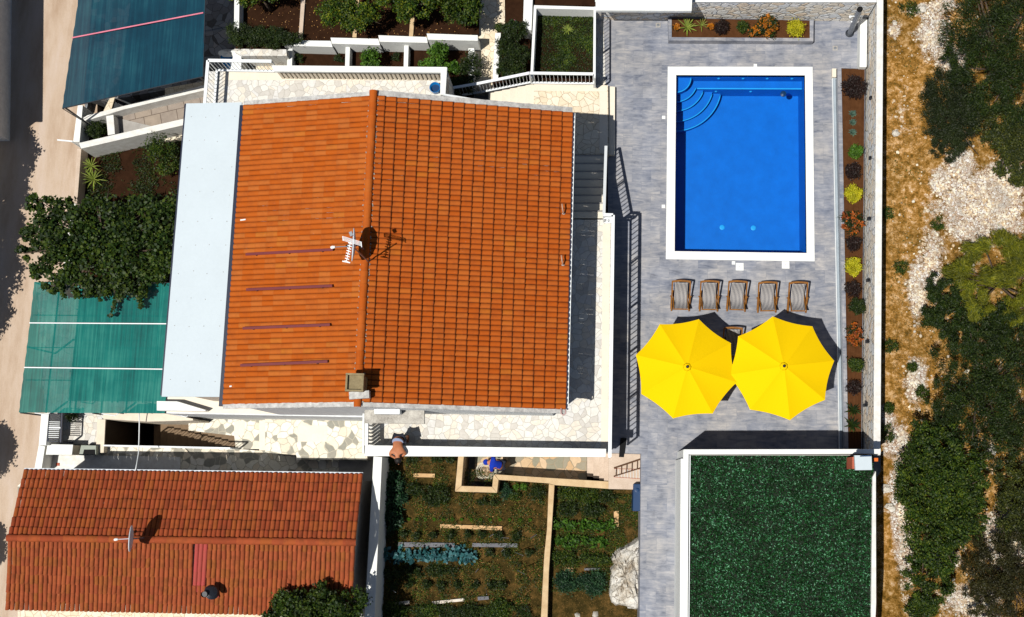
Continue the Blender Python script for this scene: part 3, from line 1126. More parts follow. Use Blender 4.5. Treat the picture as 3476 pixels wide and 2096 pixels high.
# solar shower
sb, stp = P(2884, 114, 0), P(2919, 32, 2.15)
sh = empty('solar_shower', sb, 'tall grey solar shower column in the top right corner of the deck', 'shower')
MB().tube([sb + Vector((0, 0, .02)), sb + (stp - sb) * .5, stp], [.085, .085, .085], 16).build('tank', M['galv'], sh, smooth=False)
MB().lathe(sb, [(.14, 0), (.14, .02), (.09, .03)], 18).build('foot', M['dark_metal'], sh)
MB().lathe(stp, [(.088, -.03), (.088, .02), (.05, .045)], 16).build('top_cap', M['black'], sh)
MB().tube([sb + (stp - sb) * .72, sb + (stp - sb) * .72 + Vector((-.16, -.02, .05)), sb + (stp - sb) * .72 + Vector((-.22, -.02, .0))], [.02, .02, .05], 10).build('shower_head', M['white_metal'], sh)
MB().lathe(sb + (stp - sb) * .5 + Vector((-.09, 0, 0)), [(.03, -.02), (.03, .03)], 10, axis=(-1, 0, 0)).build('tap', M['white_metal'], sh)

# ---- hillside on the right: rough ground
gx0 = P(2999, 0, 0).x + .05
xs = np.arange(gx0 - .6, gx0 + 16, .14)
ys = np.arange(-11, 22, .14)
XX, YY = np.meshgrid(xs, ys)
rs = np.random.RandomState(4)


def fbm(X, Y, base=.5, octs=5):
    o = np.zeros_like(X)
    r = np.random.RandomState(3)
    a = 1.0
    f = base
    for k in range(octs):
        for q in range(4):
            t = r.rand() * 6.28
            o += a * .25 * np.sin((X * math.cos(t) + Y * math.sin(t)) * f * (1 + .3 * r.rand()) * 6.28 + r.rand() * 6.28)
        a *= .5
        f *= 2.1
    return o


def hill_z(X, Y):
    X = np.asarray(X, dtype=float)
    Y = np.asarray(Y, dtype=float)
    return -.05 + .07 * (X - gx0) + .10 * fbm(X, Y, .12, 5)


RUB = [(3330, 700, 170, 150), (3240, 195, 75, 60), (3200, 620, 45, 60), (3380, 1835, 65, 100), (3290, 2050, 110, 60), (3045, 1500, 50, 70), (3010, 1420, 40, 50),
       (3110, 30, 40, 22), (3200, 15, 70, 25), (3150, 950, 45, 50), (3060, 1690, 30, 200), (3040, 100, 22, 28), (3440, 1800, 60, 120), (3210, 1900, 60, 40), (3175, 880, 48, 130), (3170, 110, 70, 95), (3265, 560, 60, 60), (3110, 1290, 40, 90), (3400, 620, 120, 90), (3120, 1000, 30, 120), (3080, 1850, 40, 160)]


def rub_mask(X, Y):
    out = np.zeros_like(X)
    for a, b, rx, ry in RUB:
        c = P(a, b, .2)
        out = np.maximum(out, 1.25 - (((X - c.x) / (rx / 106.)) ** 2 + ((Y - c.y) / (ry / 106.)) ** 2) ** .5)
    return np.clip(out + .28 * fbm(X, Y, .5, 4), 0, 1)


ZZ = hill_z(XX, YY)
ny, nx = XX.shape
V = np.stack([XX, YY, ZZ], -1).reshape(-1, 3)
idx = np.arange(ny * nx).reshape(ny, nx)
Fq = np.stack([idx[:-1, :-1], idx[:-1, 1:], idx[1:, 1:], idx[1:, :-1]], -1).reshape(-1, 4)
me = bpy.data.meshes.new('terrain')
me.from_pydata(V.tolist(), [], Fq.tolist())
at = me.attributes.new('rubble', 'FLOAT', 'POINT')
at.data.foreach_set('value', rub_mask(XX, YY).reshape(-1).astype(np.float32))
me.polygons.foreach_set('use_smooth', [True] * len(me.polygons))


def mk_terrain():
    s = N('dry_hillside')
    at_ = s.n('Attribute', attribute_name='rubble')
    f = s.noise(4.5, 10, .78)
    col = s.ramp(f, [(.33, (.045, .036, .005)), (.42, (.15, .078, .012)), (.51, (.32, .17, .038)), (.61, (.60, .40, .20))])
    big = s.noise(.35, 4, .6)
    col = s.mix(.5, col, s.ramp(big, [(.36, (.45, .42, .30)), (.64, (1.2, 1.08, 1.05))]), 'MULTIPLY')
    va = s.n('TexVoronoi', feature='F1')
    va.inputs['Scale'].default_value = 11
    vb = s.n('TexVoronoi', feature='DISTANCE_TO_EDGE')
    vb.inputs['Scale'].default_value = 11
    wn = s.n('TexNoise')
    wn.inputs['Scale'].default_value = 6
    s.l(s.tc.outputs['Object'], wn.inputs['Vector'])
    vv = s.mix(.12, s.tc.outputs['Object'], wn.outputs['Color'], 'ADD')
    s.l(vv, va.inputs['Vector'])
    s.l(vv, vb.inputs['Vector'])
    sp = s.n('SeparateColor')
    s.l(va.outputs['Color'], sp.inputs[0])
    st = s.ramp(sp.outputs[0], [(0, (.40, .30, .22)), (.25, (.60, .56, .50)), (.6, (.72, .70, .66)), (.9, (.52, .40, .30))])
    st = s.mix(s.ramp(vb.outputs['Distance'], [(.03, (1, 1, 1)), (.10, (0, 0, 0))]), st, (.20, .11, .06))
    msk = s.mix(1.0, at_.outputs['Color'], s.ramp(s.noise(4.5, 6, .7), [(.3, (0, 0, 0)), (.7, (.75, .75, .75))]), 'ADD')
    msk = s.ramp(msk, [(.62, (0, 0, 0)), (1, (1, 1, 1))])
    col = s.mix(msk, col, st)
    s.bump(s.mix(.5, s.noise(14, 7, .7), vb.outputs['Distance']), .9, .05)
    return s.done(col, .95, .1)


me.materials.append(mk_terrain())
terr = bpy.data.objects.new('terrain', me)
COL.objects.link(terr)
tag(terr, kind='structure')
far = MB().add([(gx0 + 15.5, -400, .9), (400, -400, 1.5), (400, 400, 1.5), (gx0 + 15.5, 400, .9)], [(0, 1, 2, 3)])
tag(far.build('hillside', terr.data.materials[0]), kind='structure')


def rock_mb(m, c, r, rg):
    """a lumpy faceted stone"""
    t = (1 + 5 ** .5) / 2
    ico = [(-1, t, 0), (1, t, 0), (-1, -t, 0), (1, -t, 0), (0, -1, t), (0, 1, t), (0, -1, -t), (0, 1, -t), (t, 0, -1), (t, 0, 1), (-t, 0, -1), (-t, 0, 1)]
    fs = [(0, 11, 5), (0, 5, 1), (0, 1, 7), (0, 7, 10), (0, 10, 11), (1, 5, 9), (5, 11, 4), (11, 10, 2), (10, 7, 6), (7, 1, 8), (3, 9, 4), (3, 4, 2), (3, 2, 6), (3, 6, 8), (3, 8, 9), (4, 9, 5), (2, 4, 11), (6, 2, 10), (8, 6, 7), (9, 8, 1)]
    q = Quaternion((rg.random() - .5, rg.random() - .5, rg.random() - .5, rg.random() - .5)).normalized()
    sc = Vector((r * rg.uniform(.7, 1.2), r * rg.uniform(.6, 1.1), r * rg.uniform(.35, .7)))
    vs = []
    rz = rg.uniform(0, 6.28)
    for v in ico:
        w = q @ Vector(v).normalized() * rg.uniform(.8, 1.15)
        w = Vector((w.x * sc.x, w.y * sc.y, w.z * sc.z))
        w = Matrix.Rotation(rz, 3, 'Z') @ w
        vs.append(Vector(c) + w)
    m.add(vs, fs)


rg = random.Random(5)
rb = MB()
cand = 0
while cand < 6800:
    a, b = rg.uniform(2995, 3560), rg.uniform(-40, 2140)
    c = P(a, b, .2)
    if c.x < gx0 + .1:
        continue
    k = float(rub_mask(np.array([c.x]), np.array([c.y]))[0])
    if rg.random() > k * k * .99 + .012:
        continue
    cand += 1
    r = .018 + .05 * rg.random() ** 3.0
    z = float(hill_z(c.x, c.y))
    rock_mb(rb, (c.x, c.y, z + r * .2), r, rg)
o = rb.build('rubble', M['stone_bits'], recalc=False)
tag(o, kind='stuff')
for k, (a, b, r, lb) in enumerate(((3131, 24, .17, 'white limestone boulder near the top edge beside the dry grass'), (3040, 72, .10, 'small pale rock in dry grass just right of the wall'),
                                   (3045, 445, .14, 'orange tinted rock lying in dry grass by the wall'), (3015, 1660, .16, 'pale flat rock beside the green mat enclosure'),
                                   (3025, 1720, .20, 'elongated grey rock below the pale flat rock'), (3190, 1010, .13, 'pale rock at the edge of the gorse bush'),
                                   (3360, 1525, .2, 'grey rock between the dark thicket and the leafy tree'))):
    c = P(a, b, .2)
    m = MB()
    rr = random.Random(40 + k)
    rock_mb(m, (c.x, c.y, float(hill_z(c.x, c.y)) + r * .2), r, rr)
    rock_mb(m, (c.x + r * .5, c.y - r * .3, float(hill_z(c.x, c.y)) + r * .12), r * .6, rr)
    tag(m.build('rock', M['rock']), lb, 'rock', 'rocks on the hillside')

# dry grass tufts over the hillside
n = 42000
a = NR.uniform(2996, 3500, n)
b = NR.uniform(-30, 2130, n)
pts = []
for i in range(n):
    c = P(a[i], b[i], .15)
    pts.append((c.x, c.y))
pts = np.array(pts)
rm = rub_mask(pts[:, 0], pts[:, 1])
fb = fbm(pts[:, 0], pts[:, 1], .45, 4)
keep = (rm < .45 + .25 * NR.random(n)) & (pts[:, 0] > gx0) & (fb > -.35 + .5 * (NR.random(n) - .5))
pts = pts[keep]
n = len(pts)
C_ = np.column_stack([pts, hill_z(pts[:, 0], pts[:, 1]) + .03])
dirn = NR.normal(size=(n, 3)) * np.array([1, 1, .5]) + np.array([0, 0, .5])
A_ = unit(dirn) * (.035 + .045 * NR.random((n, 1)))
B_ = unit(np.cross(A_, NR.normal(size=(n, 3)))) * .006
quads_obj('dry_grass', C_, A_, B_, M['dry_grass'], kind='stuff')
sel = NR.random(n) < .22
sel &= (fbm(pts[:, 0], pts[:, 1], .35, 3) > .25)
C2 = C_[sel] + NR.normal(size=(sel.sum(), 3)) * .02
A2, B2 = leaf_axes(len(C2), .028, .45, .8)
quads_obj('ground_cover', C2, A2, B2, M['lf_mid'], kind='stuff')

# ---- scrub trees and bushes on the hillside


def hbase(px, py, h=1.0):
    c = P(px, py, h)
    c.z = float(hill_z(c.x, c.y))
    return c


S = 1 / 103.0
tree('pine_thicket', 'large dark green feathery tree filling the top right corner', 'tree', hbase(3420, 180, 1.8),
     [(-.8, .9, 1.4, 1.1, 1.2, .9), (.6, .6, 1.7, 1.3, 1.4, 1.1), (-.5, -.7, 1.2, 1.1, 1.0, .8), (.6, -1.1, 1.5, 1.2, 1.2, 1.0), (0, 2.2, 1.4, 1.4, 1.0, .9), (-.2, -1.6, 1.1, .8, .8, .7), (-1.2, .3, 1.0, .6, .7, .5)],
     42000, .045, M['lf_dark'], .2, 330, .085, radial=True)
tree('juniper_bush', 'dense rounded dark olive green bush left of the pine thicket', 'bush', hbase(3222, 385, .7),
     [(0, .45, .7, .82, .95, .65), (.05, -.35, .7, .85, .95, .65), (0, -1.0, .5, .55, .5, .45)], 26000, .036, M['lf_juniper'], .22, 300, .085, radial=True)
tree('broadleaf_bush', 'yellowish green leafy bush at the right edge below the pine thicket', 'bush', hbase(3425, 490, .9),
     [(-.25, .5, .8, .75, .9, .6), (.4, -.1, .9, .9, 1.1, .7), (.1, -.8, .7, .6, .6, .5)], 17000, .035, M['lf_olive'], .45, 190, .09)
tree('gorse_bush', 'bright yellow green brushy gorse bush at the right edge', 'bush', hbase(3400, 960, 1.0),
     [(.0, 1.0, .9, 1.0, .55, .55), (-.9, .2, .8, .75, .6, .5), (.6, .2, 1.0, .9, .8, .7), (-.7, -.7, .7, .6, .5, .45), (.4, -.9, .8, .7, .45, .5)],
     36000, .075, M['lf_gorse'], .10, 90, .12, radial=True, up=.5)
tree('gorse_bush', 'dark green shrub growing under the left side of the gorse', 'bush', hbase(3270, 1060, .6),
     [(-.6, .6, .55, .5, .6, .45), (-.5, -.1, .6, .7, .7, .5), (.6, -.3, .6, .9, .6, .5)], 20000, .034, M['lf_dark'], .4, 160, .09)
tree('dark_thicket', 'very dark evergreen thicket filling the middle of the right edge', 'thicket', hbase(3340, 1330, 1.2),
     [(-.6, .6, 1.0, 1.0, .9, .8), (.7, .7, 1.2, 1.1, 1.1, .9), (-.2, -.5, 1.1, 1.2, 1.0, .9), (.9, -.6, 1.2, 1.1, 1.2, .9), (-1.0, -.4, .6, .6, .8, .5), (.3, -1.6, 1.0, 1.0, .7, .7), (-1.3, -1.2, .6, .5, .6, .4), (1.0, 1.6, 1.0, .9, .8, .7), (-.1, 1.5, .9, .8, .6, .6)],
     44000, .034, M['lf_dark'], .3, 360, .08, radial=True)
tree('leafy_tree', 'mid green leafy tree beside the green mat enclosure', 'tree', hbase(3180, 1720, 1.3),
     [(-.1, 1.6, 1.2, .85, .9, .8), (-.3, .5, 1.4, .95, 1.1, .9), (.7, .9, 1.2, .75, .9, .7), (.0, -.8, 1.3, .95, 1.0, .9), (-.2, -2.0, 1.0, .7, .8, .7), (.6, -.2, 1.2, .7, .8, .7)],
     44000, .036, M['lf_mid'], .5, 360, .08)
tree('olive_bush', 'olive brown bush in the bottom right corner', 'bush', hbase(3440, 1960, 1.0),
     [(-.6, .3, .8, .8, .9, .6), (.3, .8, 1.0, .9, 1.0, .7), (.2, -.8, .9, 1.0, 1.0, .7), (-.9, -.8, .5, .5, .6, .4)], 28000, .034, M['lf_brown'], .3, 210, .09)
tree('olive_bush', 'dull green bush at the right edge between the thicket and the corner', 'bush', hbase(3450, 1680, .8),
     [(.1, .3, .8, .7, .8, .6), (0, -.6, .9, .7, .9, .6)], 14000, .036, M['lf_olive'], .4, 130, .09)
tree('small_bush', 'low green shrub at the bottom edge among white stones', 'bush', hbase(3130, 2060, .4), [(0, 0, .35, .45, .35, .35)], 4500, .03, M['lf_mid'], .5, 90, .12)
for k, (a, b, r, lb) in enumerate(((3085, 30, .3, 'low dark weed at the top beside the wall'), (3060, 905, .22, 'small green tuft in dry grass right of the wall'),
                                   (3098, 1250, .16, 'bright green sprig beside the dark thicket'), (3128, 1332, .2, 'lime green weed left of the thicket'),
                                   (3025, 1175, .22, 'dark green weed close to the boundary wall'), (3020, 1385, .16, 'little green weed above the white rubble'),
                                   (3180, 760, .2, 'scrubby weed at the edge of the white rubble'), (3015, 720, .2, 'green weed clump hugging the wall'), (3016, 1470, .28, 'dark weed in the shade at the wall end'))):
    c = hbase(a, b, .2)
    tree('weed', lb, 'weed', c, [(0, 0, .14, r, r, .14)], 700, .026, M['lf_mid'], .4, 30, .2, trunk_h=.1)

# ------------------------------------------------------------------ planter plants
zp = ZP - .05
shrub('marigold', 'small orange flowers at the left end of the long planter', 'flower', 2295, 93, zp, .12, M['lf_brown'], 160, .02, .16, flowers=M['flower_orange'], nf=150)
rosette('yucca', 'large yellow green spiky yucca in the long planter', 'yucca', 2333, 90, zp, .40, 22, .045, M['lf_yucca'], .55, .15)
rosette('yucca', 'smaller thin green yucca right of the large yucca', 'yucca', 2382, 84, zp, .34, 12, .022, M['lf_yucca'], .6, .2)
shrub('marigold', 'small orange flowers right of the thin yucca', 'flower', 2413, 93, zp, .11, M['lf_brown'], 130, .02, .16, flowers=M['flower_orange'], nf=180)
shrub('purple_shrub', 'dark purple round shrub in the long planter', 'shrub', 2451, 92, zp, .23, M['lf_purple'], 1400, .026, .35)
shrub('green_shrub', 'small round green shrub between the purple and orange ones', 'shrub', 2518, 91, zp, .20, M['lf_mid'], 1500, .022, .35)
shrub('lantana', 'large green shrub covered in orange flowers in the long planter', 'shrub', 2606, 88, zp, .34, M['lf_dark'], 1900, .026, .45, ry=.36, flowers=M['flower_orange'], nf=520, nclump=40)
shrub('lantana', 'low trailing orange flowered shrub left of the large one', 'shrub', 2560, 108, zp, .22, M['lf_dark'], 700, .024, .25, ry=.2, flowers=M['flower_orange'], nf=170, nclump=26)
shrub('yellow_shrub', 'round golden yellow shrub at the right end of the long planter', 'shrub', 2699, 96, zp, .27, M['lf_yellow'], 2300, .024, .42)
zp = .20
bp = [('smokebush', 'largest dark spiky shrub at the top of the right planter', 2900, 296, .40, .37, M['lf_purple'], 3200, True),
      ('green_shrub', 'bright green shrub below the three grey succulents', 2903, 516, .21, .22, M['lf_lime'], 1500, True),
      ('purple_shrub', 'dark round shrub above the upper golden shrub', 2896, 580, .25, .27, M['lf_purple'], 1500, False),
      ('yellow_shrub', 'upper golden yellow shrub in the right planter', 2897, 659, .25, .27, M['lf_yellow'], 2300, False),
      ('purple_shrub', 'dark round shrub between the red flowers and lower golden shrub', 2897, 828, .24, .24, M['lf_purple'], 1500, False),
      ('yellow_shrub', 'lower golden yellow shrub in the right planter', 2897, 906, .26, .27, M['lf_yellow'], 2300, False),
      ('purple_shrub', 'dark round shrub just below the lower golden shrub', 2899, 983, .25, .25, M['lf_purple'], 1500, False),
      ('green_shrub', 'dark green ball shrub overhanging the right planter edge', 2910, 1042, .25, .25, M['lf_dark'], 2000, True),
      ('green_shrub', 'dark green low shrub beside the right umbrella', 2903, 1239, .24, .22, M['lf_mid'], 1400, True),
      ('purple_shrub', 'dark round shrub lowest in the right planter', 2897, 1317, .20, .22, M['lf_purple'], 1200, False)]
for nm, lb, a, b, rx, ry, mt, n_, sp_ in bp:
    shrub(nm, lb, 'shrub', a, b, zp, rx, mt, n_, .026, .4, ry=ry, spiky=sp_)
for k, b in enumerate((387, 416, 450)):
    rosette('succulent', ['top', 'middle', 'bottom'][k] + ' one of three grey green succulents in the right planter', 'succulent', 2894, b, zp, .16, 34, .05, M['lf_agave'], .45, .1, 'grey green succulents')
shrub('red_lantana', 'upper shrub with red orange flowers in the right planter', 'shrub', 2893, 757, zp, .36, M['lf_dark'], 1500, .026, .35, ry=.42, flowers=M['flower_red'], nf=420, nclump=36)
shrub('red_lantana', 'lower sparse shrub with red orange flowers in the right planter', 'shrub', 2899, 1138, zp, .26, M['lf_dark'], 500, .024, .35, ry=.4, flowers=M['flower_red'], nf=420, nclump=30)
rosette('dark_yucca', 'dark spiky plant below the umbrella in the right planter', 'yucca', 2896, 1392, zp, .32, 20, .05, M['lf_dark'], .5, .2)
rosette('dark_yucca', 'dark spiky plant near the bottom of the right planter', 'yucca', 2893, 1442, zp, .34, 22, .05, M['lf_dark'], .5, .2)

# ------------------------------------------------------------------ umbrellas


def umbrella(px, py, rot, label, R=1.56):
    zr, za = 2.02, 2.52
    c = P(px, py, za + .06)
    root = empty('parasol', (c.x, c.y, 0), label, 'umbrella', 'yellow parasols')
    m = MB()
    rim = [Vector((c.x + R * math.cos(rot + k * math.pi / 4), c.y + R * math.sin(rot + k * math.pi / 4), zr)) for k in range(8)]
    ap = Vector((c.x, c.y, za))
    nseg, ns = 9, 8
    for k in range(8):
        a, b = rim[k], rim[(k + 1) % 8]
        vs = []
        for i in range(nseg + 1):
            t = i / nseg
            for j in range(ns + 1):
                u = j / ns
                e = a.lerp(b, u)
                sag = 4 * u * (1 - u)
                mid = Vector((c.x, c.y, zr))
                e = e + (mid - e).normalized() * (.05 * sag)
                p = ap.lerp(e, t)
                p.z = za + (zr - za) * (t ** 1.12) - .035 * sag * t
                vs.append(p)
        w = ns + 1
        fs = [(i * w + j, (i + 1) * w + j, (i + 1) * w + j + 1, i * w + j + 1) for i in range(nseg) for j in range(ns)]
        m.add(vs, fs)
    cano = m.build('canopy', M['yellow'], root, recalc=False)
    MB().lathe(ap + Vector((0, 0, -.02)), [(.13, -.02), (.09, .008), (.04, .022)], 16).build('vent_cap', M['yellow'], cano, smooth=True)
    MB().lathe(ap + Vector((0, 0, .0)), [(.03, 0), (.045, .03), (.045, .05), (.02, .09)], 14).build('finial', M['dark_metal'], root, smooth=True)
    MB().tube([(c.x, c.y, 0), (c.x, c.y, za - .02)], .024, 12).build('pole', M['white_metal'], root)
    MB().lathe((c.x, c.y, .002), [(.26, 0), (.26, .05), (.08, .09), (.04, .35)], 24).build('base', M['dark_metal'], root)
    for k in range(8):
        MB().bar(ap - Vector((0, 0, .03)), rim[k] - Vector((0, 0, .02)), .016, .02).build('rib', M['white_metal'], root)
    return root


umbrella(2333.7, 1245.3, math.radians(31), 'left yellow octagonal umbrella nearest the house')
umbrella(2662.5, 1243, math.radians(9), 'right yellow octagonal umbrella nearest the border planter', 1.58)

# ------------------------------------------------------------------ deck chairs


def deck_chair(px, py, label, rz=0):
    """px, py = middle of the chair"""
    c = P(px, py, .3)
    c.z = 0
    root = empty('deck_chair', c, label, 'deck chair', 'wooden deck chairs with striped canvas')
    hw = .285
    yh, yf = .44, -.44
    zh, zf, zm = .52, .40, .10
    for s_ in (-1, 1):
        x_ = s_ * hw
        MB().bar(c + Vector((x_, yh, zh)), c + Vector((x_ * .99, yf, .03)), .042, .05).build('side_rail', M['teak'], root)
        x2 = s_ * (hw - .055)
        MB().bar(c + Vector((x2, yf, zf)), c + Vector((x2, yh - .22, .03)), .03, .045).build('seat_rail', M['teak'], root)
        MB().bar(c + Vector((s_ * (hw + .02), -.02, .28)), c + Vector((s_ * (hw + .02), -.36, .02)), .022, .035).build('rear_leg', M['teak'], root)
        MB().lathe(c + Vector((s_ * (hw + .01), .0, .27)), [(.018, 0), (.024, .03), (.014, .05)], 10, axis=(s_, 0, 0)).build('pivot_knob', M['teak'], root)
    # curved head bar
    m = MB()
    vs = []
    for i in range(11):
        u = i / 10 * 2 - 1
        y_ = yh - .01 + .028 * (1 - u * u)
        for yy, zz in ((y_ + .028, zh - .02), (y_ + .028, zh + .025), (y_ - .028 - .02 * (u * u), zh + .025), (y_ - .028, zh - .02)):
            vs.append(c + Vector((u * (hw + .012), yy, zz)))
    fs = [(i * 4 + j, (i + 1) * 4 + j, (i + 1) * 4 + (j + 1) % 4, i * 4 + (j + 1) % 4) for i in range(10) for j in range(4)] + [(0, 1, 2, 3), (43, 42, 41, 40)]
    m.add(vs, fs)
    m.build('head_bar', M['teak'], root)
    MB().bar(c + Vector((-hw + .03, yf, zf)), c + Vector((hw - .03, yf, zf)), .035, .035).build('front_bar', M['teak'], root)
    MB().bar(c + Vector((-hw + .03, yh - .24, .04)), c + Vector((hw - .03, yh - .24, .04)), .03, .03).build('rear_bar', M['teak'], root)
    # canvas sling
    P0, P1, P2 = Vector((0, yh - .04, zh + .02)), Vector((0, -.02, -.16)), Vector((0, yf + .01, zf + .025))
    cw = hw - .075
    nU, nV = 10, 22
    V, F = [], []
    for i in range(nV + 1):
        t = i / nV
        p = P0 * (1 - t) ** 2 + P1 * 2 * t * (1 - t) + P2 * t * t
        for j in range(nU + 1):
            u = j / nU
            sag = -.02 * math.sin(math.pi * u)
            wr = .006 * math.sin(t * 23 + u * 9) * (t > .5)
            V.append(c + p + Vector(((u - .5) * 2 * cw, 0, sag + wr)))
    for i in range(nV):
        for j in range(nU):
            F.append((i * (nU + 1) + j, (i + 1) * (nU + 1) + j, (i + 1) * (nU + 1) + j + 1, i * (nU + 1) + j + 1))
    mb = MB().add(V, F)
    o = mb.build('canvas', M['stripes'], root, smooth=True, recalc=False)
    uvl = o.data.uv_layers.new(name='UVMap')
    for pl in o.data.polygons:
        for li in pl.loop_indices:
            vi = o.data.loops[li].vertex_index
            uvl.data[li].uv = ((vi % (nU + 1)) / nU, (vi // (nU + 1)) / nV)
    sm = o.modifiers.new('thick', 'SOLIDIFY')
    sm.thickness = .006
    root.rotation_euler = (0, 0, rz)
    return root


dc = deck_chair(2311, 1006, 'striped wooden deck chair, first from the left in the row of five')
for k, (a, b, rz) in enumerate(((2407.5, 1007, .0), (2502, 1007.5, -.015), (2605, 1011, .03), (2708, 1011.5, .02))):
    c = P(a, b, .3)
    o = copy_tree(dc, (c.x, c.y, 0))
    o.rotation_euler = (0, 0, rz)
    o['label'] = 'striped wooden deck chair, %s in the row of five' % ['second from the left', 'the middle one', 'fourth from the left', 'last one on the right'][k]
c = P(2486, 1165, .3)
o = copy_tree(dc, (c.x, c.y, 0))
o['label'] = 'striped wooden deck chair standing in the shade between the two umbrellas'

# ------------------------------------------------------------------ enclosure with the artificial leaf mat
ZB = 2.55
en = empty('mat_roofed_enclosure', P(2680, 1850, 0), 'white walled block with a roof of dark green artificial leaves, bottom right', 'outbuilding')
m = MB()
m.prism([P(2320, 1526, ZB), P(2990, 1525, ZB), P(2990, 1541, ZB), P(2338, 1543, ZB)], -.02)
m.build('north_wall', M['white'], en, bevel=.01)
MB().prism([P(2320, 1526.5, ZB - .003), P(2338, 1543.3, ZB - .003), P(2334, 2250, ZB - .003), P(2315, 2250, ZB - .003)], -.02).build('west_wall', M['white'], en, bevel=.01)
MB().prism([P(2311, 1558, ZB - .12), P(2320, 1558, ZB - .12), P(2316, 2250, ZB - .12), P(2307, 2250, ZB - .12)], -.02).build('ledge', M['white'], en)
MB().prism([P(2341, 1545.5, ZB - .05), P(2344, 1545.5, ZB - .05), P(2339, 2250, ZB - .05), P(2336, 2250, ZB - .05)], ZB - .3).build('trim_strip', M['white_metal'], en)
MB().prism([P(2342, 1543.5, ZB - .05), P(2900, 1544, ZB - .05), P(2900, 1547, ZB - .05), P(2342, 1546.3, ZB - .05)], ZB - .3).build('trim_strip', M['grey_cement'], en)
MB().prism([P(2962, 1620, ZB - .02), P(2973, 1600, ZB - .02), P(2974, 2050, ZB - .02), P(2964, 2250, ZB - .02), P(2955, 2250, ZB - .02)], -.1).build('east_wall', M['pale_cap'], en)
zb_ = ZB - .14
MB().prism([P(2342, 1546, zb_), P(2965, 1545, zb_), P(2960, 2250, zb_), P(2337, 2250, zb_)], -.02).build('roof_slab', plain('dark_underlay', (.006, .014, .005), bump=0), en)
# tens of thousands of plastic leaves: nobody could count them
c00, c10, c01, c11 = P(2344, 1548, zb_), P(2963, 1547, zb_), P(2339, 2200, zb_), P(2958, 2200, zb_)
n = 40000
u, v = NR.random(n)[:, None], NR.random(n)[:, None]
C_ = (np.array(c00) * (1 - u) + np.array(c10) * u) * (1 - v) + (np.array(c01) * (1 - u) + np.array(c11) * u) * v
C_[:, 2] += .01 + .05 * NR.random(n)
A_, B_ = leaf_axes(n, .034, .36, .5)
o = quads_obj('leaf_mat', C_, A_, B_, M['plastic_leaf'], en)
o['kind'] = 'stuff'
# chimney box on its corner
cb = empty('chimney_box', P(2925, 1592, ZB - .1), 'white topped brick box on the corner of the green mat roof', 'chimney')
MB().prism([P(2893, 1552, ZB + .62), P(2956, 1552, ZB + .62), P(2956, 1592, ZB + .62), P(2893, 1592, ZB + .62)], ZB - .12).build('brick_body', M['brick_red'], cb)
MB().prism([P(2901, 1546, ZB + .76), P(2959, 1546, ZB + .76), P(2961, 1596, ZB + .76), P(2904, 1597, ZB + .76)], ZB + .63).build('cover_slab', M['white_roof'], cb, bevel=.01)
MB().prism([P(2920, 1548, ZB + .80), P(2958, 1546, ZB + .80), P(2958, 1550, ZB + .80), P(2920, 1551, ZB + .80)], ZB + .765).build('lip', M['blue_tank'], cb)
o = wall('orange_pot', [(2968, 1555), (2981, 1555), (2981, 1567), (2968, 1567)], ZB + .1, .2, M['orange'], 'tiny orange tile block beside the white topped brick box', 'block')

# ------------------------------------------------------------------ MAIN HOUSE
ZE, ZRg, ZL = 3.9, 5.75, 5.15      # right eave, ridge, left eave
nE, sE = P(1943, 383, ZE), P(1919, 1391, ZE)
nR, sR = P(1268, 324, ZRg), P(1215, 1366, ZRg)
nL, sL = P(828, 357, ZL), P(757, 1374, ZL)
house = empty('main_house', P(1380, 870, -1), 'large house with an orange tiled gable roof in the middle', 'house')
tile_slope('roof_slope', sE, nE, sR, nR, M['tiles_main'], house, seed=3)
tile_slope('roof_slope', nL, sL, nR, sR, M['tiles_west'], house, seed=8, step=.012, rows_jit=.003, amp=.045)
up = Vector((0, 0, .03))
dr = (nR - sR).normalized()
ridge_tiles('ridge_cap', nR + dr * .12 + up, sR - dr * .10 + up, M['tiles_main'], house)
# mortar bedding along both sides of the ridge
m = MB()
rgm = random.Random(9)
for s_ in (-1, 1):
    for i in range(int((nR - sR).length / .045)):
        p = sR.lerp(nR, (i + rgm.random() * .8) / ((nR - sR).length / .045))
        rock_mb(m, (p.x + s_ * (.115 + rgm.uniform(-.012, .022)), p.y, p.z + .0), rgm.uniform(.018, .042), rgm)
m.build('mortar_bed', M['mortar'], house, recalc=False)['kind'] = 'stuff'
# verges (mortar strips) just outside the tiles at both gable ends
out = Vector((0, .12, 0))


def strip(a, b, off, name, mat, w=.12, th=.07, dz=.02):
    nseg = 40
    rr = random.Random(int(a.x * 100) & 255)
    m = MB()
    vs = []
    sgn = 1 if off > 0 else -1
    for i in range(nseg + 1):
        p = a.lerp(b, i / nseg)
        j1, j2 = rr.uniform(-.012, .012), rr.uniform(-.006, .006)
        for q, zz in ((-.03 + j1, dz), (w + j2, dz - .01), (w + j2, dz - th), (-.03, dz - th)):
            vs.append(Vector((p.x, p.y + sgn * q, p.z + zz + rr.uniform(-.008, .008))))
    m.add(vs, [(i * 4 + j, (i + 1) * 4 + j, (i + 1) * 4 + (j + 1) % 4, i * 4 + (j + 1) % 4) for i in range(nseg) for j in range(4)] + [(0, 1, 2, 3), (nseg * 4 + 3, nseg * 4 + 2, nseg * 4 + 1, nseg * 4)])
    return m.build(name, mat, house)


strip(nL, nR, 1, 'verge', M['verge'])
strip(nR, nE, 1, 'verge', M['verge'], w=.16)
strip(sL, sR, -1, 'verge', M['verge'])
strip(sR, sE, -1, 'verge', M['verge'])
# walls as one gabled body under the roof


def inset(p, dx, dy, dz=-.10):
    return p + Vector((dx, dy, dz))


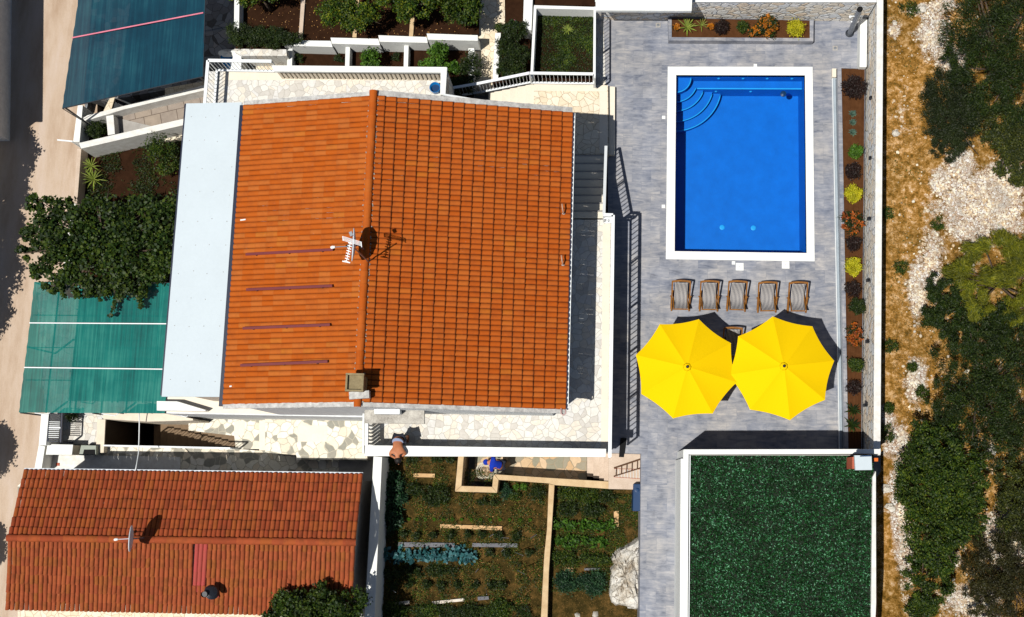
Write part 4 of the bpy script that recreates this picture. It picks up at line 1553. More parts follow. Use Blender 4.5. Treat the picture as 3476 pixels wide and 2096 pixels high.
def gable(a, b, c, zb):
    return a, b, c, Vector((c.x, c.y, zb)), Vector((a.x, a.y, zb))


ii = .14
n1, n2, n3 = inset(nL, .3, -ii), inset(nR, 0, -ii), inset(nE, -.42, -ii)
s1, s2, s3 = inset(sL, .3, .0), inset(sR, 0, 0), inset(sE, -.42, 0)
s1.y, s2.y, s3.y = 1.855, 1.93, 1.98
zb = -2.7
vs = [n1, n2, n3, Vector((n3.x, n3.y, zb)), Vector((n1.x, n1.y, zb)), s1, s2, s3, Vector((s3.x, s3.y, zb)), Vector((s1.x, s1.y, zb))]
MB().add(vs, [(0, 1, 2, 3, 4), (9, 8, 7, 6, 5), (0, 5, 6, 1), (1, 6, 7, 2), (2, 7, 8, 3), (0, 4, 9, 5), (3, 8, 9, 4)]).build('wall', M['roughcast'], house)
MB().prism([Vector((-14.0, 1.80, .55)), Vector((-7.0, 1.85, .55)), Vector((-7.0, 9, .55)), Vector((-14.0, 9, .55))], -2.65).build('lower_storey', M['roughcast'], house)
MB().prism([Vector((-13.98, 1.83, .56)), Vector((-10.3, 1.87, .56)), Vector((-10.3, 8.9, .56)), Vector((-13.98, 8.9, .56))], .552).build('balcony_floor', M['beige_stone'], house)
# gutters
gd = (sL - nL).normalized()
MB().bar(nL + Vector((-.07, 0, -.06)), sL + gd * .05 + Vector((-.07, 0, -.06)), .11, .10).build('gutter', M['fascia'], house)
MB().bar(nE + Vector((.05, 0, -.08)), sE + Vector((.05, 0, -.08)), .07, .06).build('gutter', M['white_metal'], house)
# snow guards on the left slope


def on_left(px, py, lift=.06):
    """point on the left slope seen at (px, py)"""
    z = 5.6
    for _ in range(8):
        p = P(px, py, z)
        t = (p.x - (nL.x + sL.x) / 2) / ((nR.x + sR.x) / 2 - (nL.x + sL.x) / 2)
        # account for the eave's own slant
        f = (p.y - sL.y) / (nL.y - sL.y)
        ex, rx_ = sL.x + (nL.x - sL.x) * f, sR.x + (nR.x - sR.x) * f
        t = (p.x - ex) / (rx_ - ex)
        z = ZL + (ZRg - ZL) * t + lift
    return P(px, py, z)


def on_right(px, py, lift=.06):
    z = 5.0
    for _ in range(8):
        p = P(px, py, z)
        f = (p.y - sE.y) / (nE.y - sE.y)
        ex, rx_ = sE.x + (nE.x - sE.x) * f, sR.x + (nR.x - sR.x) * f
        t = (p.x - ex) / (rx_ - ex)
        z = ZE + (ZRg - ZE) * t + lift
    return P(px, py, z)


for k, (a, b, c_, d_) in enumerate(((834, 864, 1130, 848), (836, 984, 1128, 971), (824, 1115, 1120, 1103), (816, 1241, 1112, 1228))):
    lb = 'maroon metal bar on the left roof slope, %s of four from the top' % ordn(k)
    p, q = on_left(a, b, .13), on_left(c_, d_, .13)
    rt = empty('snow_guard', p - Vector((0, 0, .13)), lb, 'roof bar', 'maroon bars on the left roof slope')
    MB().bar(p, q, .075, .025).build('bar', M['snowbar'], rt)
    for t in (.12, .5, .88):
        c = p.lerp(q, t)
        MB().bar(c - Vector((0, .03, .12)), c - Vector((0, .03, .0)), .03, .03).build('bracket', M['dark_metal'], rt)
# bent vent pipes
for k, (a, b) in enumerate(((1913, 727), (1911, 900))):
    p = on_right(a, b, 0)
    q = on_right(a - 5, b - 18, .30)
    rt = empty('bent_vent_pipe', p, ['upper', 'lower'][k] + ' bent brown pipe at the right edge of the orange roof', 'pipe', 'bent pipes at the right eave')
    MB().tube([p, p + Vector((0, .0, .18)), p + Vector((-.02, .06, .30)), p + Vector((-.04, .22, .34))], .022, 10).build('pipe', M['pipe'], rt, smooth=True)
    MB().lathe(p + Vector((0, 0, .0)), [(.07, -.02), (.05, .03), (.03, .06)], 12).build('collar', M['verge'], rt)
pp = P(1912, 1392, 4.0)
tag(MB().tube([pp + Vector((-.06, .05, 0)), pp + Vector((-.06, -.10, -.02)), pp + Vector((0, -.15, -.03)), pp + Vector((.07, -.10, -.02)), pp + Vector((.07, .02, 0))], .022, 8).build('gutter_spout', plain('pinkish_pipe', (.55, .36, .34)), smooth=True), 'small pinkish U shaped pipe at the lower right corner of the orange roof', 'pipe')
# tiny vents and white dots on the roof
for k, (a, b, s_) in enumerate(((825, 747, 'L'), (783, 1312, 'L'), (1818, 677, 'R'))):
    p = on_left(a, b, .05) if s_ == 'L' else on_right(a, b, .05)
    lb = ['small white tile clip on the left slope beside the white roof', 'small white wire loop near the bottom left of the roof', 'tiny white scrap lying on the right slope of the roof'][k]
    tag(MB().box(p, (.16 if k == 0 else .07, .04, .03), .15).build('roof_clip', M['white'], bevel=.005), lb, 'clip')
# chimney
cz0 = ZRg - .2
ch = empty('chimney', P(1215, 1305, ZRg), 'square mossy concrete chimney at the lower end of the ridge', 'chimney')
moss = plain('mossy_concrete', (.30, .24, .13), c2=(.16, .12, .06), scale=5, bump=.6)
cc = P(1207, 1300, ZRg + .55)
MB().box((cc.x, cc.y, ZRg + .15), (.40, .40, .9)).build('stack', moss, ch, bevel=.01)
m = MB()
for dx, dy, wx, wy in ((0, .22, .50, .05), (0, -.22, .50, .05), (-.22, 0, .05, .40), (.22, 0, .05, .40)):
    m.box((cc.x + dx, cc.y + dy, ZRg + .62), (wx, wy, .14))
m.build('rim', moss, ch)
MB().box((cc.x, cc.y, ZRg + .58), (.38, .38, .03)).build('flue_slab', M['stained'], ch)
MB().box((cc.x + .04, cc.y - .30, ZRg + .12), (.55, .2, .2), .1).build('flashing', M['verge'], ch)
# antennas
ab = on_left(1225, 835, 0)
top = P(1203, 843, ZRg + 1.85)
an = empty('roof_antenna', (top.x, top.y, ZRg - .05), 'white television antenna on a mast above the ridge', 'antenna')
MB().tube([(top.x, top.y, ZRg - .1), (top.x, top.y, top.z + .1)], .018, 8).build('mast', M['galv'], an)
b1, b2 = P(1192, 812, ZRg + 1.8), P(1176, 890, ZRg + 1.8)
bmm = MB().bar(b1, b2, .02)
for i in range(9):
    p = b1.lerp(b2, .08 + i * .112)
    hwid = .055 + .0 * i
    bmm.bar(p + Vector((-hwid, .02, 0)), p + Vector((hwid, -.02, 0)), .026, .01)
bmm.bar(b2 + Vector((-.11, .02, 0)), b2 + Vector((.1, -.02, 0)), .03, .012)
bmm.build('yagi_boom', M['white_metal'], an)
g0, g1 = P(1163, 803, ZRg + 1.95), P(1226, 822, ZRg + 1.95)
gm = MB()
for k in range(5):
    off = Vector((0, -.025 * k, 0))
    gm.bar(g0 + off, g1 + off, .012, .01)
gm.bar(g0, g0 + Vector((.03, -.12, 0)), .02)
gm.bar(g1, g1 + Vector((.02, -.14, 0)), .02)
gm.build('grid_reflector', M['white_metal'], an)
MB().box(P(1192, 795, ZRg + 1.98), (.08, .12, .06), .4).build('junction_box', M['galv'], an)


def dish(name, label, px, py, z, R, base_z, arm_px, facing=(-1, 0, .12), tilt=0):
    c = P(px, py, z)
    root = empty(name, (c.x + .1, c.y, base_z), label, 'satellite dish')
    ax = Vector(facing).normalized()
    m = MB()
    q = Vector((0, 0, 1)).rotation_difference(ax)
    vs = []
    nr_, na = 7, 32
    for i in range(nr_ + 1):
        r = R * i / nr_
        for j in range(na):
            t = 2 * math.pi * j / na
            vs.append(c + q @ Vector((r * math.cos(t) * .93, r * math.sin(t), .16 * (r / R) ** 2 * R)))
    fs = [(i * na + j, i * na + (j + 1) % na, (i + 1) * na + (j + 1) % na, (i + 1) * na + j) for i in range(nr_) for j in range(na)]
    m.add(vs, fs)
    o = m.build('reflector', M['dish'], root, smooth=True)
    o.modifiers.new('thick', 'SOLIDIFY').thickness = .02
    lnb = P(*arm_px, z - .02)
    MB().bar(c + q @ Vector((0, 0, .0)) + Vector((0, 0, -R * .3)), lnb, .022, .03).build('feed_arm', M['galv'], root)
    MB().lathe(lnb, [(.035, -.06), (.045, 0), (.03, .06)], 12, axis=(1, .2, 0)).build('feed_horn', M['white'], root)
    MB().tube([(c.x + .1, c.y, base_z), (c.x + .1, c.y, c.z - .05), c + ax * -.01], .02, 8).build('mast', M['galv'], root)
    return root


dish('satellite_dish', 'white satellite dish seen edge on above the orange roof ridge', 1208, 832, ZRg + .72, .46, ZRg - .1, (1130, 840), (-1, 0, .26))

# ---- white sheet roof on the left side of the house
wr = empty('white_lean_to', P(690, 850, 1.7), 'long flat white sheet metal lean-to roof on the left of the house', 'lean-to')
zw0, zw1 = 4.65, 5.0
q = [P(632, 352, zw0), P(821, 348, zw1), P(748, 1344, zw1), P(549, 1343, zw0)]
nS = 11
for i in range(nS):
    t0, t1 = i / nS, (i + 1) / nS
    a, b = q[0].lerp(q[3], t0), q[1].lerp(q[2], t0)
    c_, d_ = q[1].lerp(q[2], t1 + .004), q[0].lerp(q[3], t1 + .004)
    dz = Vector((0, 0, .0035 * (i % 2)))
    MB().add([p + dz for p in (a, b, c_, d_)] + [p + dz - Vector((0, 0, .05)) for p in (a, b, c_, d_)],
             [(0, 1, 2, 3), (7, 6, 5, 4), (0, 4, 5, 1), (1, 5, 6, 2), (2, 6, 7, 3), (3, 7, 4, 0)]).build('roof_sheet', M['white_roof'], wr)
m = MB()
for i in range(nS):
    for s_ in (.12, .38, .62, .9):
        t = (i + .5 + random.uniform(-.08, .08)) / nS
        p = q[0].lerp(q[3], t).lerp(q[1].lerp(q[2], t), s_ + random.uniform(-.01, .01))
        m.lathe(p + Vector((0, 0, .004)), [(.014, 0), (.010, .008)], 7)
m.build('screw_heads', M['grey_cement'], wr)
MB().prism([P(655, 375, 4.5), P(812, 372, 4.5), P(745, 1330, 4.5), P(575, 1330, 4.5)], -2.6).build('wall', M['cream'], wr)
MB().bar(q[0] + Vector((-.03, 0, -.06)), q[3] + Vector((-.03, 0, -.06)), .05, .08).build('fascia_board', M['fascia'], wr)

# ---- south front: balcony strip, canopy
wall('white_parapet', [(532, 1362), (600, 1363), (700, 1393), (695, 1396), (532, 1394)], .9, .33, M['white'], 'low white wedge shaped parapet below the white sheet roof')
wall('cream_ledge_wall', [(350, 1402), (560, 1404), (655, 1422), (655, 1428), (500, 1432), (350, 1423)], -1.0, 1.7, M['cream'], 'cream wall strip under the edge of the lower green net')
cs = wall('door_canopy', [(1237, 1384), (1440, 1384), (1440, 1439), (1237, 1437)], 3.4, .14, M['stained'], 'stained concrete canopy slab over the balcony door', 'canopy')
ac = empty('roof_box', P(1310, 1392, 3.41), 'white metal box lying on the stained concrete canopy', 'box')
MB().prism([P(1270, 1386, 3.75), P(1357, 1386, 3.75), P(1357, 1406, 3.75), P(1270, 1405, 3.75)], 3.41).build('casing', M['white_metal'], ac, bevel=.01)
MB().prism([P(1272, 1405.5, 3.5), P(1356, 1406.5, 3.5), P(1356, 1408, 3.5), P(1272, 1407, 3.5)], 3.42).build('mounting_rail', M['galv'], ac)

# ------------------------------------------------------------------ TERRACES (level 1.7)
ZT = 1.7
poly('terrace_paving', [(1245, 1300), (1920, 1300), (1920, 742), (2058, 742), (2074, 760), (2066, 1532), (1246, 1530)], ZT, -2.0, M['pave_white'])
poly('terrace_paving', [(700, 243), (1520, 246), (1527, 340), (1300, 420), (700, 420)], ZT, -2.5, M['pave_white'])
# plain slab bands laid on the terraces
poly('slab_band', [(2046, 762), (2072, 762), (2064, 1525), (2040, 1525)], ZT + .004, ZT + .001, M['beige_stone'])
poly('slab_band', [(760, 244), (1510, 262), (1510, 274), (756, 272)], ZT + .004, ZT + .001, M['beige_stone'])
# landing and steps
ZLd = .34
poly('landing_paving', [(1812, 282), (2064, 290), (2066, 525), (1925, 525), (1925, 380), (1812, 372)], ZLd, -2.4, M['pave_cream'])
poly('slab_band', [(1812, 284), (2061, 292), (2061, 311), (1812, 309)], ZLd + .004, ZLd + .001, M['beige_stone'])
poly('slab_band', [(2035, 311), (2062, 312), (2062, 522), (2035, 520)], ZLd + .004, ZLd + .001, M['beige_stone'])
o = poly('garden_step', [(2066, 293), (2088, 295), (2087, 526), (2067, 526)], .17, -.2, M['beige_stone'], bevel=.008)
tag(o, 'single low beige stone step between the landing and the pool deck', 'step')
del o['kind']
# steps going down to the left of the landing
st = empty('garden_stairs', P(1750, 320, -1), 'beige stone steps descending left from the cream landing', 'stairs')
xs_ = [1812, 1786, 1758, 1733, 1706, 1680, 1660]
ys_ = [(282, 372), (285, 366), (289, 361), (294, 354), (299, 345), (303, 338), (303, 333)]
for k in range(6):
    z = ZLd - .15 * (k + 1)
    a, b = xs_[k] - (0 if k else 0), xs_[k + 1]
    MB().prism([P(b - 2, ys_[k + 1][0], z), P(a + 2, ys_[k][0], z), P(a + 2, ys_[k][1] + 8, z), P(b - 2, ys_[k + 1][1] + 10, z)], -2.3).build('step', M['beige_stone'], st, bevel=.008)
# steps from the landing up to the east terrace
st = empty('terrace_stairs', P(1990, 640, ZLd), 'shaded stone steps between the house and the white stair rail', 'stairs')
ysn = [527 + k * 27 for k in range(9)]
for k in range(8):
    z = ZLd + .17 * (k + 1)
    MB().prism([P(1905, ysn[k], z), P(2060 - k * 1.0, ysn[k], z), P(2058 - k * 1.0, ysn[k] + 31, z), P(1905, ysn[k] + 31, z)], -1).build('step', M['beige_stone'], st, bevel=.008)
    MB().prism([P(1905, ysn[k] - 1, z + .006), P(2059 - k * 1.0, ysn[k] - 1, z + .006), P(2059 - k * 1.0, ysn[k] + 4, z + .006), P(1905, ysn[k] + 4, z + .006)], z - .16).build('riser', M['grey_cement'], st)
poly('ground_shelf', [(1530, 250), (1700, 250), (1700, 400), (1530, 400)], -1.3, -2.6, M['grey_cement'])

railing('stair_railing', 'white metal railing along the shaded stairs beside the pool deck', [(2057, 497), (2050, 728)], [ZLd + 1.0, ZT + 1.0], .95, M['white_metal'], spacing=.17, rail=(.09, .04), bal=.02)
railing('balcony_railing', 'long white metal railing on the right edge of the terrace', [(2050, 730), (2081, 731), (2070, 1552)], [ZT + 1.0] * 3, .98, M['white_metal'], spacing=.17, rail=(.10, .04), bal=.02)
railing('gate_post_rail', 'short white metal rail end joining the stair and terrace railings', [(2052, 741), (2079, 742)], [ZT + .7] * 2, .3, M['white_metal'], spacing=.12)
# south parapet
sp_ = empty('terrace_parapet', P(1650, 1532, ZT), 'long white masonry parapet on the lower edge of the terrace', 'parapet')
MB().prism([P(1240, 1512, ZT + .92), P(2058, 1524, ZT + .92), P(2056, 1552, ZT + .92), P(1237, 1549, ZT + .92)], ZT + .82).build('coping', M['white'], sp_, bevel=.01)
MB().prism([P(1244, 1520, ZT + .81), P(2055, 1532, ZT + .81), P(2052, 1548, ZT + .81), P(1240, 1545, ZT + .81)], ZT - .6).build('panel', M['white'], sp_)
# left parapet with slits
lp = empty('slatted_parapet', P(1240, 1480, ZT), 'white slatted parapet at the left end of the terrace', 'parapet')
MB().prism([P(1238, 1434, ZT + .92), P(1250, 1434, ZT + .92), P(1249, 1513, ZT + .92), P(1237, 1513, ZT + .92)], ZT + .82).build('coping', M['white'], lp, bevel=.01)
for k in range(7):
    y_ = 1440 + k * 12.5
    MB().prism([P(1240, y_, ZT + .81), P(1248, y_, ZT + .81), P(1248, y_ + 5, ZT + .81), P(1240, y_ + 5, ZT + .81)], ZT - .02).build('slat', M['white'], lp)
wall('roughcast_pier', [(1231, 1380), (1237, 1380), (1236, 1540), (1230, 1540)], ZT + .0, 3.6, M['white'], 'narrow white pier edge left of the slatted parapet', 'pier')

# north balustrade
nb_ = empty('masonry_balustrade', P(1210, 250, ZT), 'long white masonry balustrade with slanting balusters above the small beds', 'balustrade')
MB().prism([P(921, 222, ZT + .95), P(1516, 228, ZT + .95), P(1516, 247, ZT + .95), P(930, 243, ZT + .95)], ZT + .84).build('top_rail', M['white'], nb_, bevel=.01)
MB().prism([P(1496, 228.5, ZT + .945), P(1518, 229, ZT + .945), P(1512, 322, ZT + .945), P(1494, 322, ZT + .945)], ZT + .835).build('top_rail', M['white'], nb_, bevel=.01)
bal0 = None
spots = []
for k in range(38):
    x_ = 938 + k * 15.0
    spots.append(P(x_, 232 + (x_ - 938) / 578 * 6, ZT + .83))
for k in range(5):
    spots.append(P(1508, 250 + k * 15, ZT + .83))
for k, p in enumerate(spots):
    if bal0 is None:
        bal0 = MB().prism([p + Vector((-.045, -.05, 0)), p + Vector((.045, -.05, 0)), p + Vector((.045, .05, 0)), p + Vector((-.045, .05, 0))], ZT).build('baluster', M['cream'], nb_, bevel=.005)
        ref = p
    else:
        c = bal0.copy()
        COL.objects.link(c)
        c.parent = nb_
        c.location = bal0.location + Vector((p.x - ref.x, p.y - ref.y, 0))
railing('terrace_railing', 'white metal railing round the top left corner of the terrace', [(922, 209), (706, 206), (695, 352)], [ZT + .95] * 3, .93, M['white_metal'], spacing=.13, rail=(.10, .04), postw=.03)
bt = P(1476, 296, ZT + .3)
bk = empty('blue_tub', (bt.x, bt.y, ZT), 'round blue plastic tub in the corner of the upper terrace', 'tub')
MB().lathe((bt.x, bt.y, ZT + .004), [(.14, 0), (.165, .26), (.18, .27), (.175, .28), (.155, .27), (.13, .05), (.03, .04)], 28).build('shell', M['blue_plastic'], bk, smooth=True)
MB().lathe((bt.x, bt.y, ZT + .15), [(.145, 0), (.145, .003)], 24).build('contents', M['blue_tank'], bk)

# landing railings
railing('garden_railing', 'white metal railing between the grass bed and the cream landing', [(1798, 249), (2014, 252)], [ZLd + 1.0] * 2, .95, M['white_metal'], spacing=.125, rail=(.09, .04))
railing('stair_handrail', 'sloping white metal handrail above the beige garden steps', [(1797, 249), (1625, 284), (1532, 300)], [ZLd + 1.0, ZLd + .2, ZLd - .2], .9, M['white_metal'], spacing=.125, rail=(.09, .04))
railing('deck_side_railing', 'white metal railing on the right edge of the square grass bed', [(2020, 24), (2019, 262)], [1.5] * 2, .95, M['white_metal'], spacing=.13, rail=(.05, .04))
h0, h1 = P(1505, 322, ZT + 1.0), P(1760, 365, ZT + .3)
hr = empty('wall_handrail', h1 - Vector((0, 0, 1)), 'white handrail partly hidden by the top edge of the orange roof', 'handrail')
MB().bar(h0, h1, .06, .05).build('rail', M['white_metal'], hr)
for t in (.02, .35, .68, .98):
    p = h0.lerp(h1, t)
    MB().bar(p, p - Vector((0, 0, .9)), .03).build('post', M['white_metal'], hr)

# ------------------------------------------------------------------ NORTH GARDEN
ZN = [-.9, -.7, -.5, -.3]
poly('garden_soil', [(790, -200), (1625, -200), (1625, 117), (1450, 113), (1449, 124), (1286, 120), (1285, 130), (1123, 128), (1122, 138), (959, 136), (959, 172), (800, 172)], -.35, -3, M['soil'])
beds = [((980, 170), (1178, 174), (1180, 262), (980, 262), -.95), ((1186, 163), (1376, 167), (1378, 262), (1187, 262), -.75), ((1384, 156), (1600, 160), (1600, 330), (1384, 330), -.55)]
for a, b, c_, d_, z in beds:
    poly('garden_soil', [a, b, c_, d_], z, -3, M['soil'])
tops = [([(958.7, 137), (1121.7, 139), (1129, 160), (963, 155)], -.25, 'lowest leftmost'), ([(1121.7, 128), (1284, 132), (1290, 154), (1126, 148.5)], -.05, 'second'),
        ([(1284, 120), (1448, 126), (1452, 146), (1288, 142)], .15, 'third'), ([(1448, 114), (1622, 120), (1622, 139), (1452, 135)], .35, 'highest rightmost')]
for pts, z, w_ in tops:
    wall('stepped_garden_wall', pts, z, 1.25 if z < .3 else 1.2, M['white'], w_ + ' section of the stepped white garden wall', group='sections of the stepped white garden wall')
for k, (xa, xb, ya, yb, z) in enumerate(((975, 992, 166, 226, -.55), (1172, 1187, 160, 228, -.35), (1371, 1386, 155, 230, -.15), (1589, 1609, 164, 290, -.0))):
    wall('bed_divider_wall', [(xa + 1, ya), (xb + 1, ya), (xb - 1, yb), (xa - 1, yb)], z, .5 + k * .1, M['white'], 'short white divider wall between small beds, %s from the left' % ordn(k), group='divider walls of the small beds')
for k, (xa, xb, ya, yb) in enumerate(((1026, 1040, -60, 0), (1209, 1224, -60, 0), (1401, 1416, -60, 0))):
    pts = [(xa, -60), (xb, -60), (xb - 14, 130 - k * 3), (xa - 13, 130 - k * 3)]
    wall('soil_kerb', pts, -.27, .3, M['tan_cap'] if k else M['concrete'], 'narrow rough concrete kerb across the citrus garden, %s from the left' % ordn(k), 'kerb', 'concrete kerbs of the citrus garden')
wall('garden_side_wall', [(796, -60), (814, -60), (811, 108), (794, 106)], .1, 2.7, M['white'], 'white wall on the left side of the citrus garden')
wall('stone_cap_wall', [(795, 166), (972, 168), (974, 190), (820, 190), (795, 176)], -.2, 1.6, M['pave_white'], 'white crazy paved wall cap under the hedge')
poly('yard_step_paving', [(820, 195), (975, 195), (975, 262), (820, 262)], -1.2, -2.8, M['pave_cream'])
wall('white_gate_pier', [(795, 172), (819, 174), (819, 246), (780, 244)], -.4, 2.2, M['white'], 'white pier between the blue barrel and the paved cap', 'pier')
br_ = P(768, 192, -1.6)
bb = empty('blue_barrel', (br_.x, br_.y, ZY), 'blue plastic barrel with a white cloth in the dark yard corner', 'barrel')
MB().lathe((br_.x, br_.y, ZY), [(.25, 0), (.29, .2), (.27, .3), (.29, .4), (.29, .7), (.25, .9), (.2, .9)], 22).build('shell', M['blue_plastic'], bb, smooth=True)
m = MB()
vs = [Vector((br_.x + .05 + .4 * math.cos(t) * r, br_.y + .16 + .16 * math.sin(t) * r, ZY + 1.02 - .12 * r * r + .03 * math.sin(3 * t))) for r in (0, .5, 1) for t in [i * math.pi / 8 for i in range(16)]]
m.add(vs, [(i * 16 + j, i * 16 + (j + 1) % 16, (i + 1) * 16 + (j + 1) % 16, (i + 1) * 16 + j) for i in range(2) for j in range(16)])
m.build('cloth', M['white'], bb, smooth=True)

# hedge
hz = -.35
hc = P(900, 128, hz + .3)
root = empty('clipped_hedge', (hc.x, hc.y, hz), 'long low dark green hedge at the left of the citrus garden', 'hedge')
bl = [(P(x_, y_, hz + .3).x, P(x_, y_, hz + .3).y, hz + .3, .42, .36 if x_ < 960 else .2, .34) for x_, y_ in ((825, 130), (860, 128), (895, 130), (930, 132), (962, 136), (990, 132), (810, 110))]
C_, D_ = crown_points(17000, bl, 420, .13)
A_, B_ = leaf_axes(17000, .024, .5, .8)
quads_obj('foliage', C_, A_, B_, M['lf_dark'], root)
m = MB()
for b in bl:
    m.tube([(b[0], b[1], hz - .02), (b[0] + .05, b[1], hz + .45)], [.03, .01], 6)
m.build('stem', M['bark'], root)

# citrus trees
def ctree(px, py, z0, blobs, n_, lb, mat='lf_citrus', leaf=.04, nc=90, cr=.13):
    c = P(px, py, z0 + 1.2)
    c.z = z0
    return tree('citrus_tree', lb, 'tree', c, blobs, n_, leaf, M[mat], .5, nc, cr, group='trees of the citrus garden')


ctree(885, -10, -.35, [(-.55, .2, 1.1, .5, .6, .45), (.2, .4, 1.2, .75, .5, .5)], 5000, 'yellow green citrus tree cut off by the top edge, leftmost')
ctree(1185, 38, -.35, [(-.45, -.05, 1.1, .6, .5, .5), (.35, -.2, 1.2, .65, .55, .55), (-.1, .4, 1.1, .4, .3, .4)], 7000, 'dark green citrus tree over the middle concrete kerb')
ctree(1390, 12, -.35, [(-.5, .2, 1.3, .75, .7, .6), (.3, .1, 1.4, .8, .7, .6), (0, -.5, 1.1, .5, .3, .4), (.9, .3, 1.2, .5, .5, .5)], 11000, 'largest citrus tree with yellow tips above the stepped wall')
ctree(1560, 20, -.35, [(0, .2, 1.2, .65, .8, .5), (.3, -.1, 1.1, .45, .5, .4)], 8000, 'dark green tree beside the cream path at the top', 'lf_mid', .045)
ctree(1250, 188, -.75, [(0, .1, .7, .30, .30, .35), (-.1, -.2, .7, .2, .2, .25), (.15, -.3, .6, .2, .15, .2)], 2600, 'small light green bush in the middle small bed', 'lf_lime', .036, 50, .18)
ctree(1482, 192, -.55, [(0, .25, .8, .32, .3, .4), (-.2, -.15, .7, .45, .22, .3), (.4, -.2, .6, .35, .2, .25)], 4200, 'bright green young tree in the right small bed', 'lf_lime', .038, 70, .16)
ctree(1590, 240, -.55, [(0, .3, .6, .35, .5, .35), (-.3, -.3, .5, .4, .4, .3)], 3000, 'dark bush in the shade of the right small bed', 'lf_dark', .034, 60, .2)
for k, (a, b, z, lb) in enumerate(((1015, 200, -.95, 'tiny dark plant in the left small bed beside the wall'), (1150, 200, -.95, 'tiny dark plant at the right end of the left small bed'), (1345, 195, -.75, 'tiny dark plant at the right end of the middle small bed'))):
    shrub('seedling', lb, 'plant', a, b, z, .17, M['lf_dark'], 260, .03, .25, nclump=14)
# leaf litter
n = 500
C_ = np.array([P(random.uniform(815, 1600), random.uniform(-20, 130), -.33) for _ in range(n)])
C_[:, 2] += .01
A_, B_ = leaf_axes(n, .02, .6, 2)
quads_obj('leaf_litter', C_, A_, B_, M['straw'], kind='stuff')

# cream path and beds right of it
poly('path', [(1622, -100), (1722, -100), (1714, 95), (1678, 160), (1678, 175), (1675, 300), (1608, 300), (1609, 160), (1622, 150)], -.55, -2.8, M['pave_cream'])
poly('garden_soil', [(1712, -100), (1790, -100), (1785, 80), (1714, 92)], -.35, -2.5, M['soil'])
poly('garden_soil', [(1690, 84), (1800, 80), (1800, 262), (1672, 285)], -.30, -2.5, M['soil'])
wall('white_side_wall', [(1780, -60), (1811, -60), (1804, 103), (1775, 100)], .5, 2, M['white'], 'broad white wall left of the square grass bed at the top')
wall('white_strip_wall', [(1681, 112), (1700, 112), (1691, 268), (1672, 268)], -.1, 1.5, M['white'], 'narrow white wall between the cream path and the leafy bed')
wall('white_divider', [(1787, 20), (1795, 20), (1810, 30), (1808, 250), (1800, 268), (1799, 105), (1810, 60)][0:0] or [(1812, 20), (1821, 28), (1809, 265), (1800, 265)], .78, 1.5, M['white'], 'thin white kerb on the left of the square grass bed', 'kerb')
wall('white_divider', [(1812, 18), (2022, 24), (2022, 34), (1820, 29)], .79, 1.5, M['white'], 'thin white kerb on the top of the square grass bed', 'kerb')
wall('white_divider', [(2015, 24), (2023, 24), (2021, 285), (2013, 285)], .77, 1.5, M['white'], 'thin white kerb on the right of the square grass bed', 'kerb')
poly('grass_bed_soil', [(1815, 26), (2020, 28), (2018, 278), (1803, 272)], .15, -2.5, M['soil'])
poly('garden_soil', [(1811, -100), (2022, -100), (2022, 20), (1811, 18)], .3, -2.5, M['soil'])
poly('side_paving', [(2022, 60), (2048, 60), (2056, 290), (2022, 290)], .012, -.1, M['pave_white'])


def ground_leaves(name, pts, z, n, size, mat, dens=None, h=.08, up=.8, aspect=.4, scale=1.0):
    """leaves over the quad pts at height z, gathered by a noise field"""
    a, b, c_, d_ = [np.array(P(x, y, z)) for x, y in pts]
    u, v = NR.random(n)[:, None], NR.random(n)[:, None]
    C = (a * (1 - u) + b * u) * (1 - v) + (d_ * (1 - u) + c_ * u) * v
    f = fbm(C[:, 0] * scale, C[:, 1] * scale, .6, 4)
    if dens is not None:
        C = C[f > dens + .5 * (NR.random(n) - .5)]
    C[:, 2] += .01 + h * NR.random(len(C))
    A, B = leaf_axes(len(C), size, aspect, up)
    return quads_obj(name, C, A, B, mat, kind='stuff')


ground_leaves('grass', [(1815, 30), (2014, 34), (2012, 262), (1806, 258)], .16, 15000, .028, M['lf_mid'], .05)
ground_leaves('grass', [(1815, 30), (2014, 34), (2012, 262), (1806, 258)], .16, 9000, .024, M['lf_dark'], None, .05)
rosette('spider_plant', 'pale variegated spiky plant in the square grass bed', 'plant', 1926, 100, .16, .27, 26, .028, M['lf_yucca'], .5, .3)
rosette('spider_plant', 'tiny pale plant at the bottom of the square grass bed', 'plant', 1921, 212, .16, .13, 8, .03, M['lf_yucca'], .5, .2)
c = P(1740, 175, .2)
tree('oleander_shrub', 'tall dark green shrubs filling the bed left of the square grass bed', 'shrub', Vector((c.x, c.y, -.3)),
     [(.1, .6, .7, .45, .35, .5), (-.25, .1, .5, .3, .5, .4), (.15, -.2, .6, .4, .45, .45), (-.3, -.6, .4, .25, .4, .35), (.1, -.75, .45, .35, .3, .35)], 15000, .034, M['lf_dark'], .35, 220, .12)
shrub('potted_plant', 'round green cushion plant beside the cream path', 'plant', 1694, 94, -.3, .16, M['lf_mid'], 900, .02, .3)
shrub('pink_flower_plant', 'small plant with a wire hoop and a pink flower near the path', 'plant', 1742, 84, -.3, .16, M['lf_artichoke'], 400, .03, .35, flowers=leafy('flower_pink', [(.5, .05, .2), (.6, .1, .3)]), nf=14)
hp = P(1741, 78, .25)
tag(MB().tube([hp + Vector((.11 * math.cos(t), .09 * math.sin(t), 0)) for t in [i * math.pi / 12 for i in range(25)]], .006, 6).build('wire_hoop', M['galv']), 'thin round wire hoop above the pink flower', 'hoop')

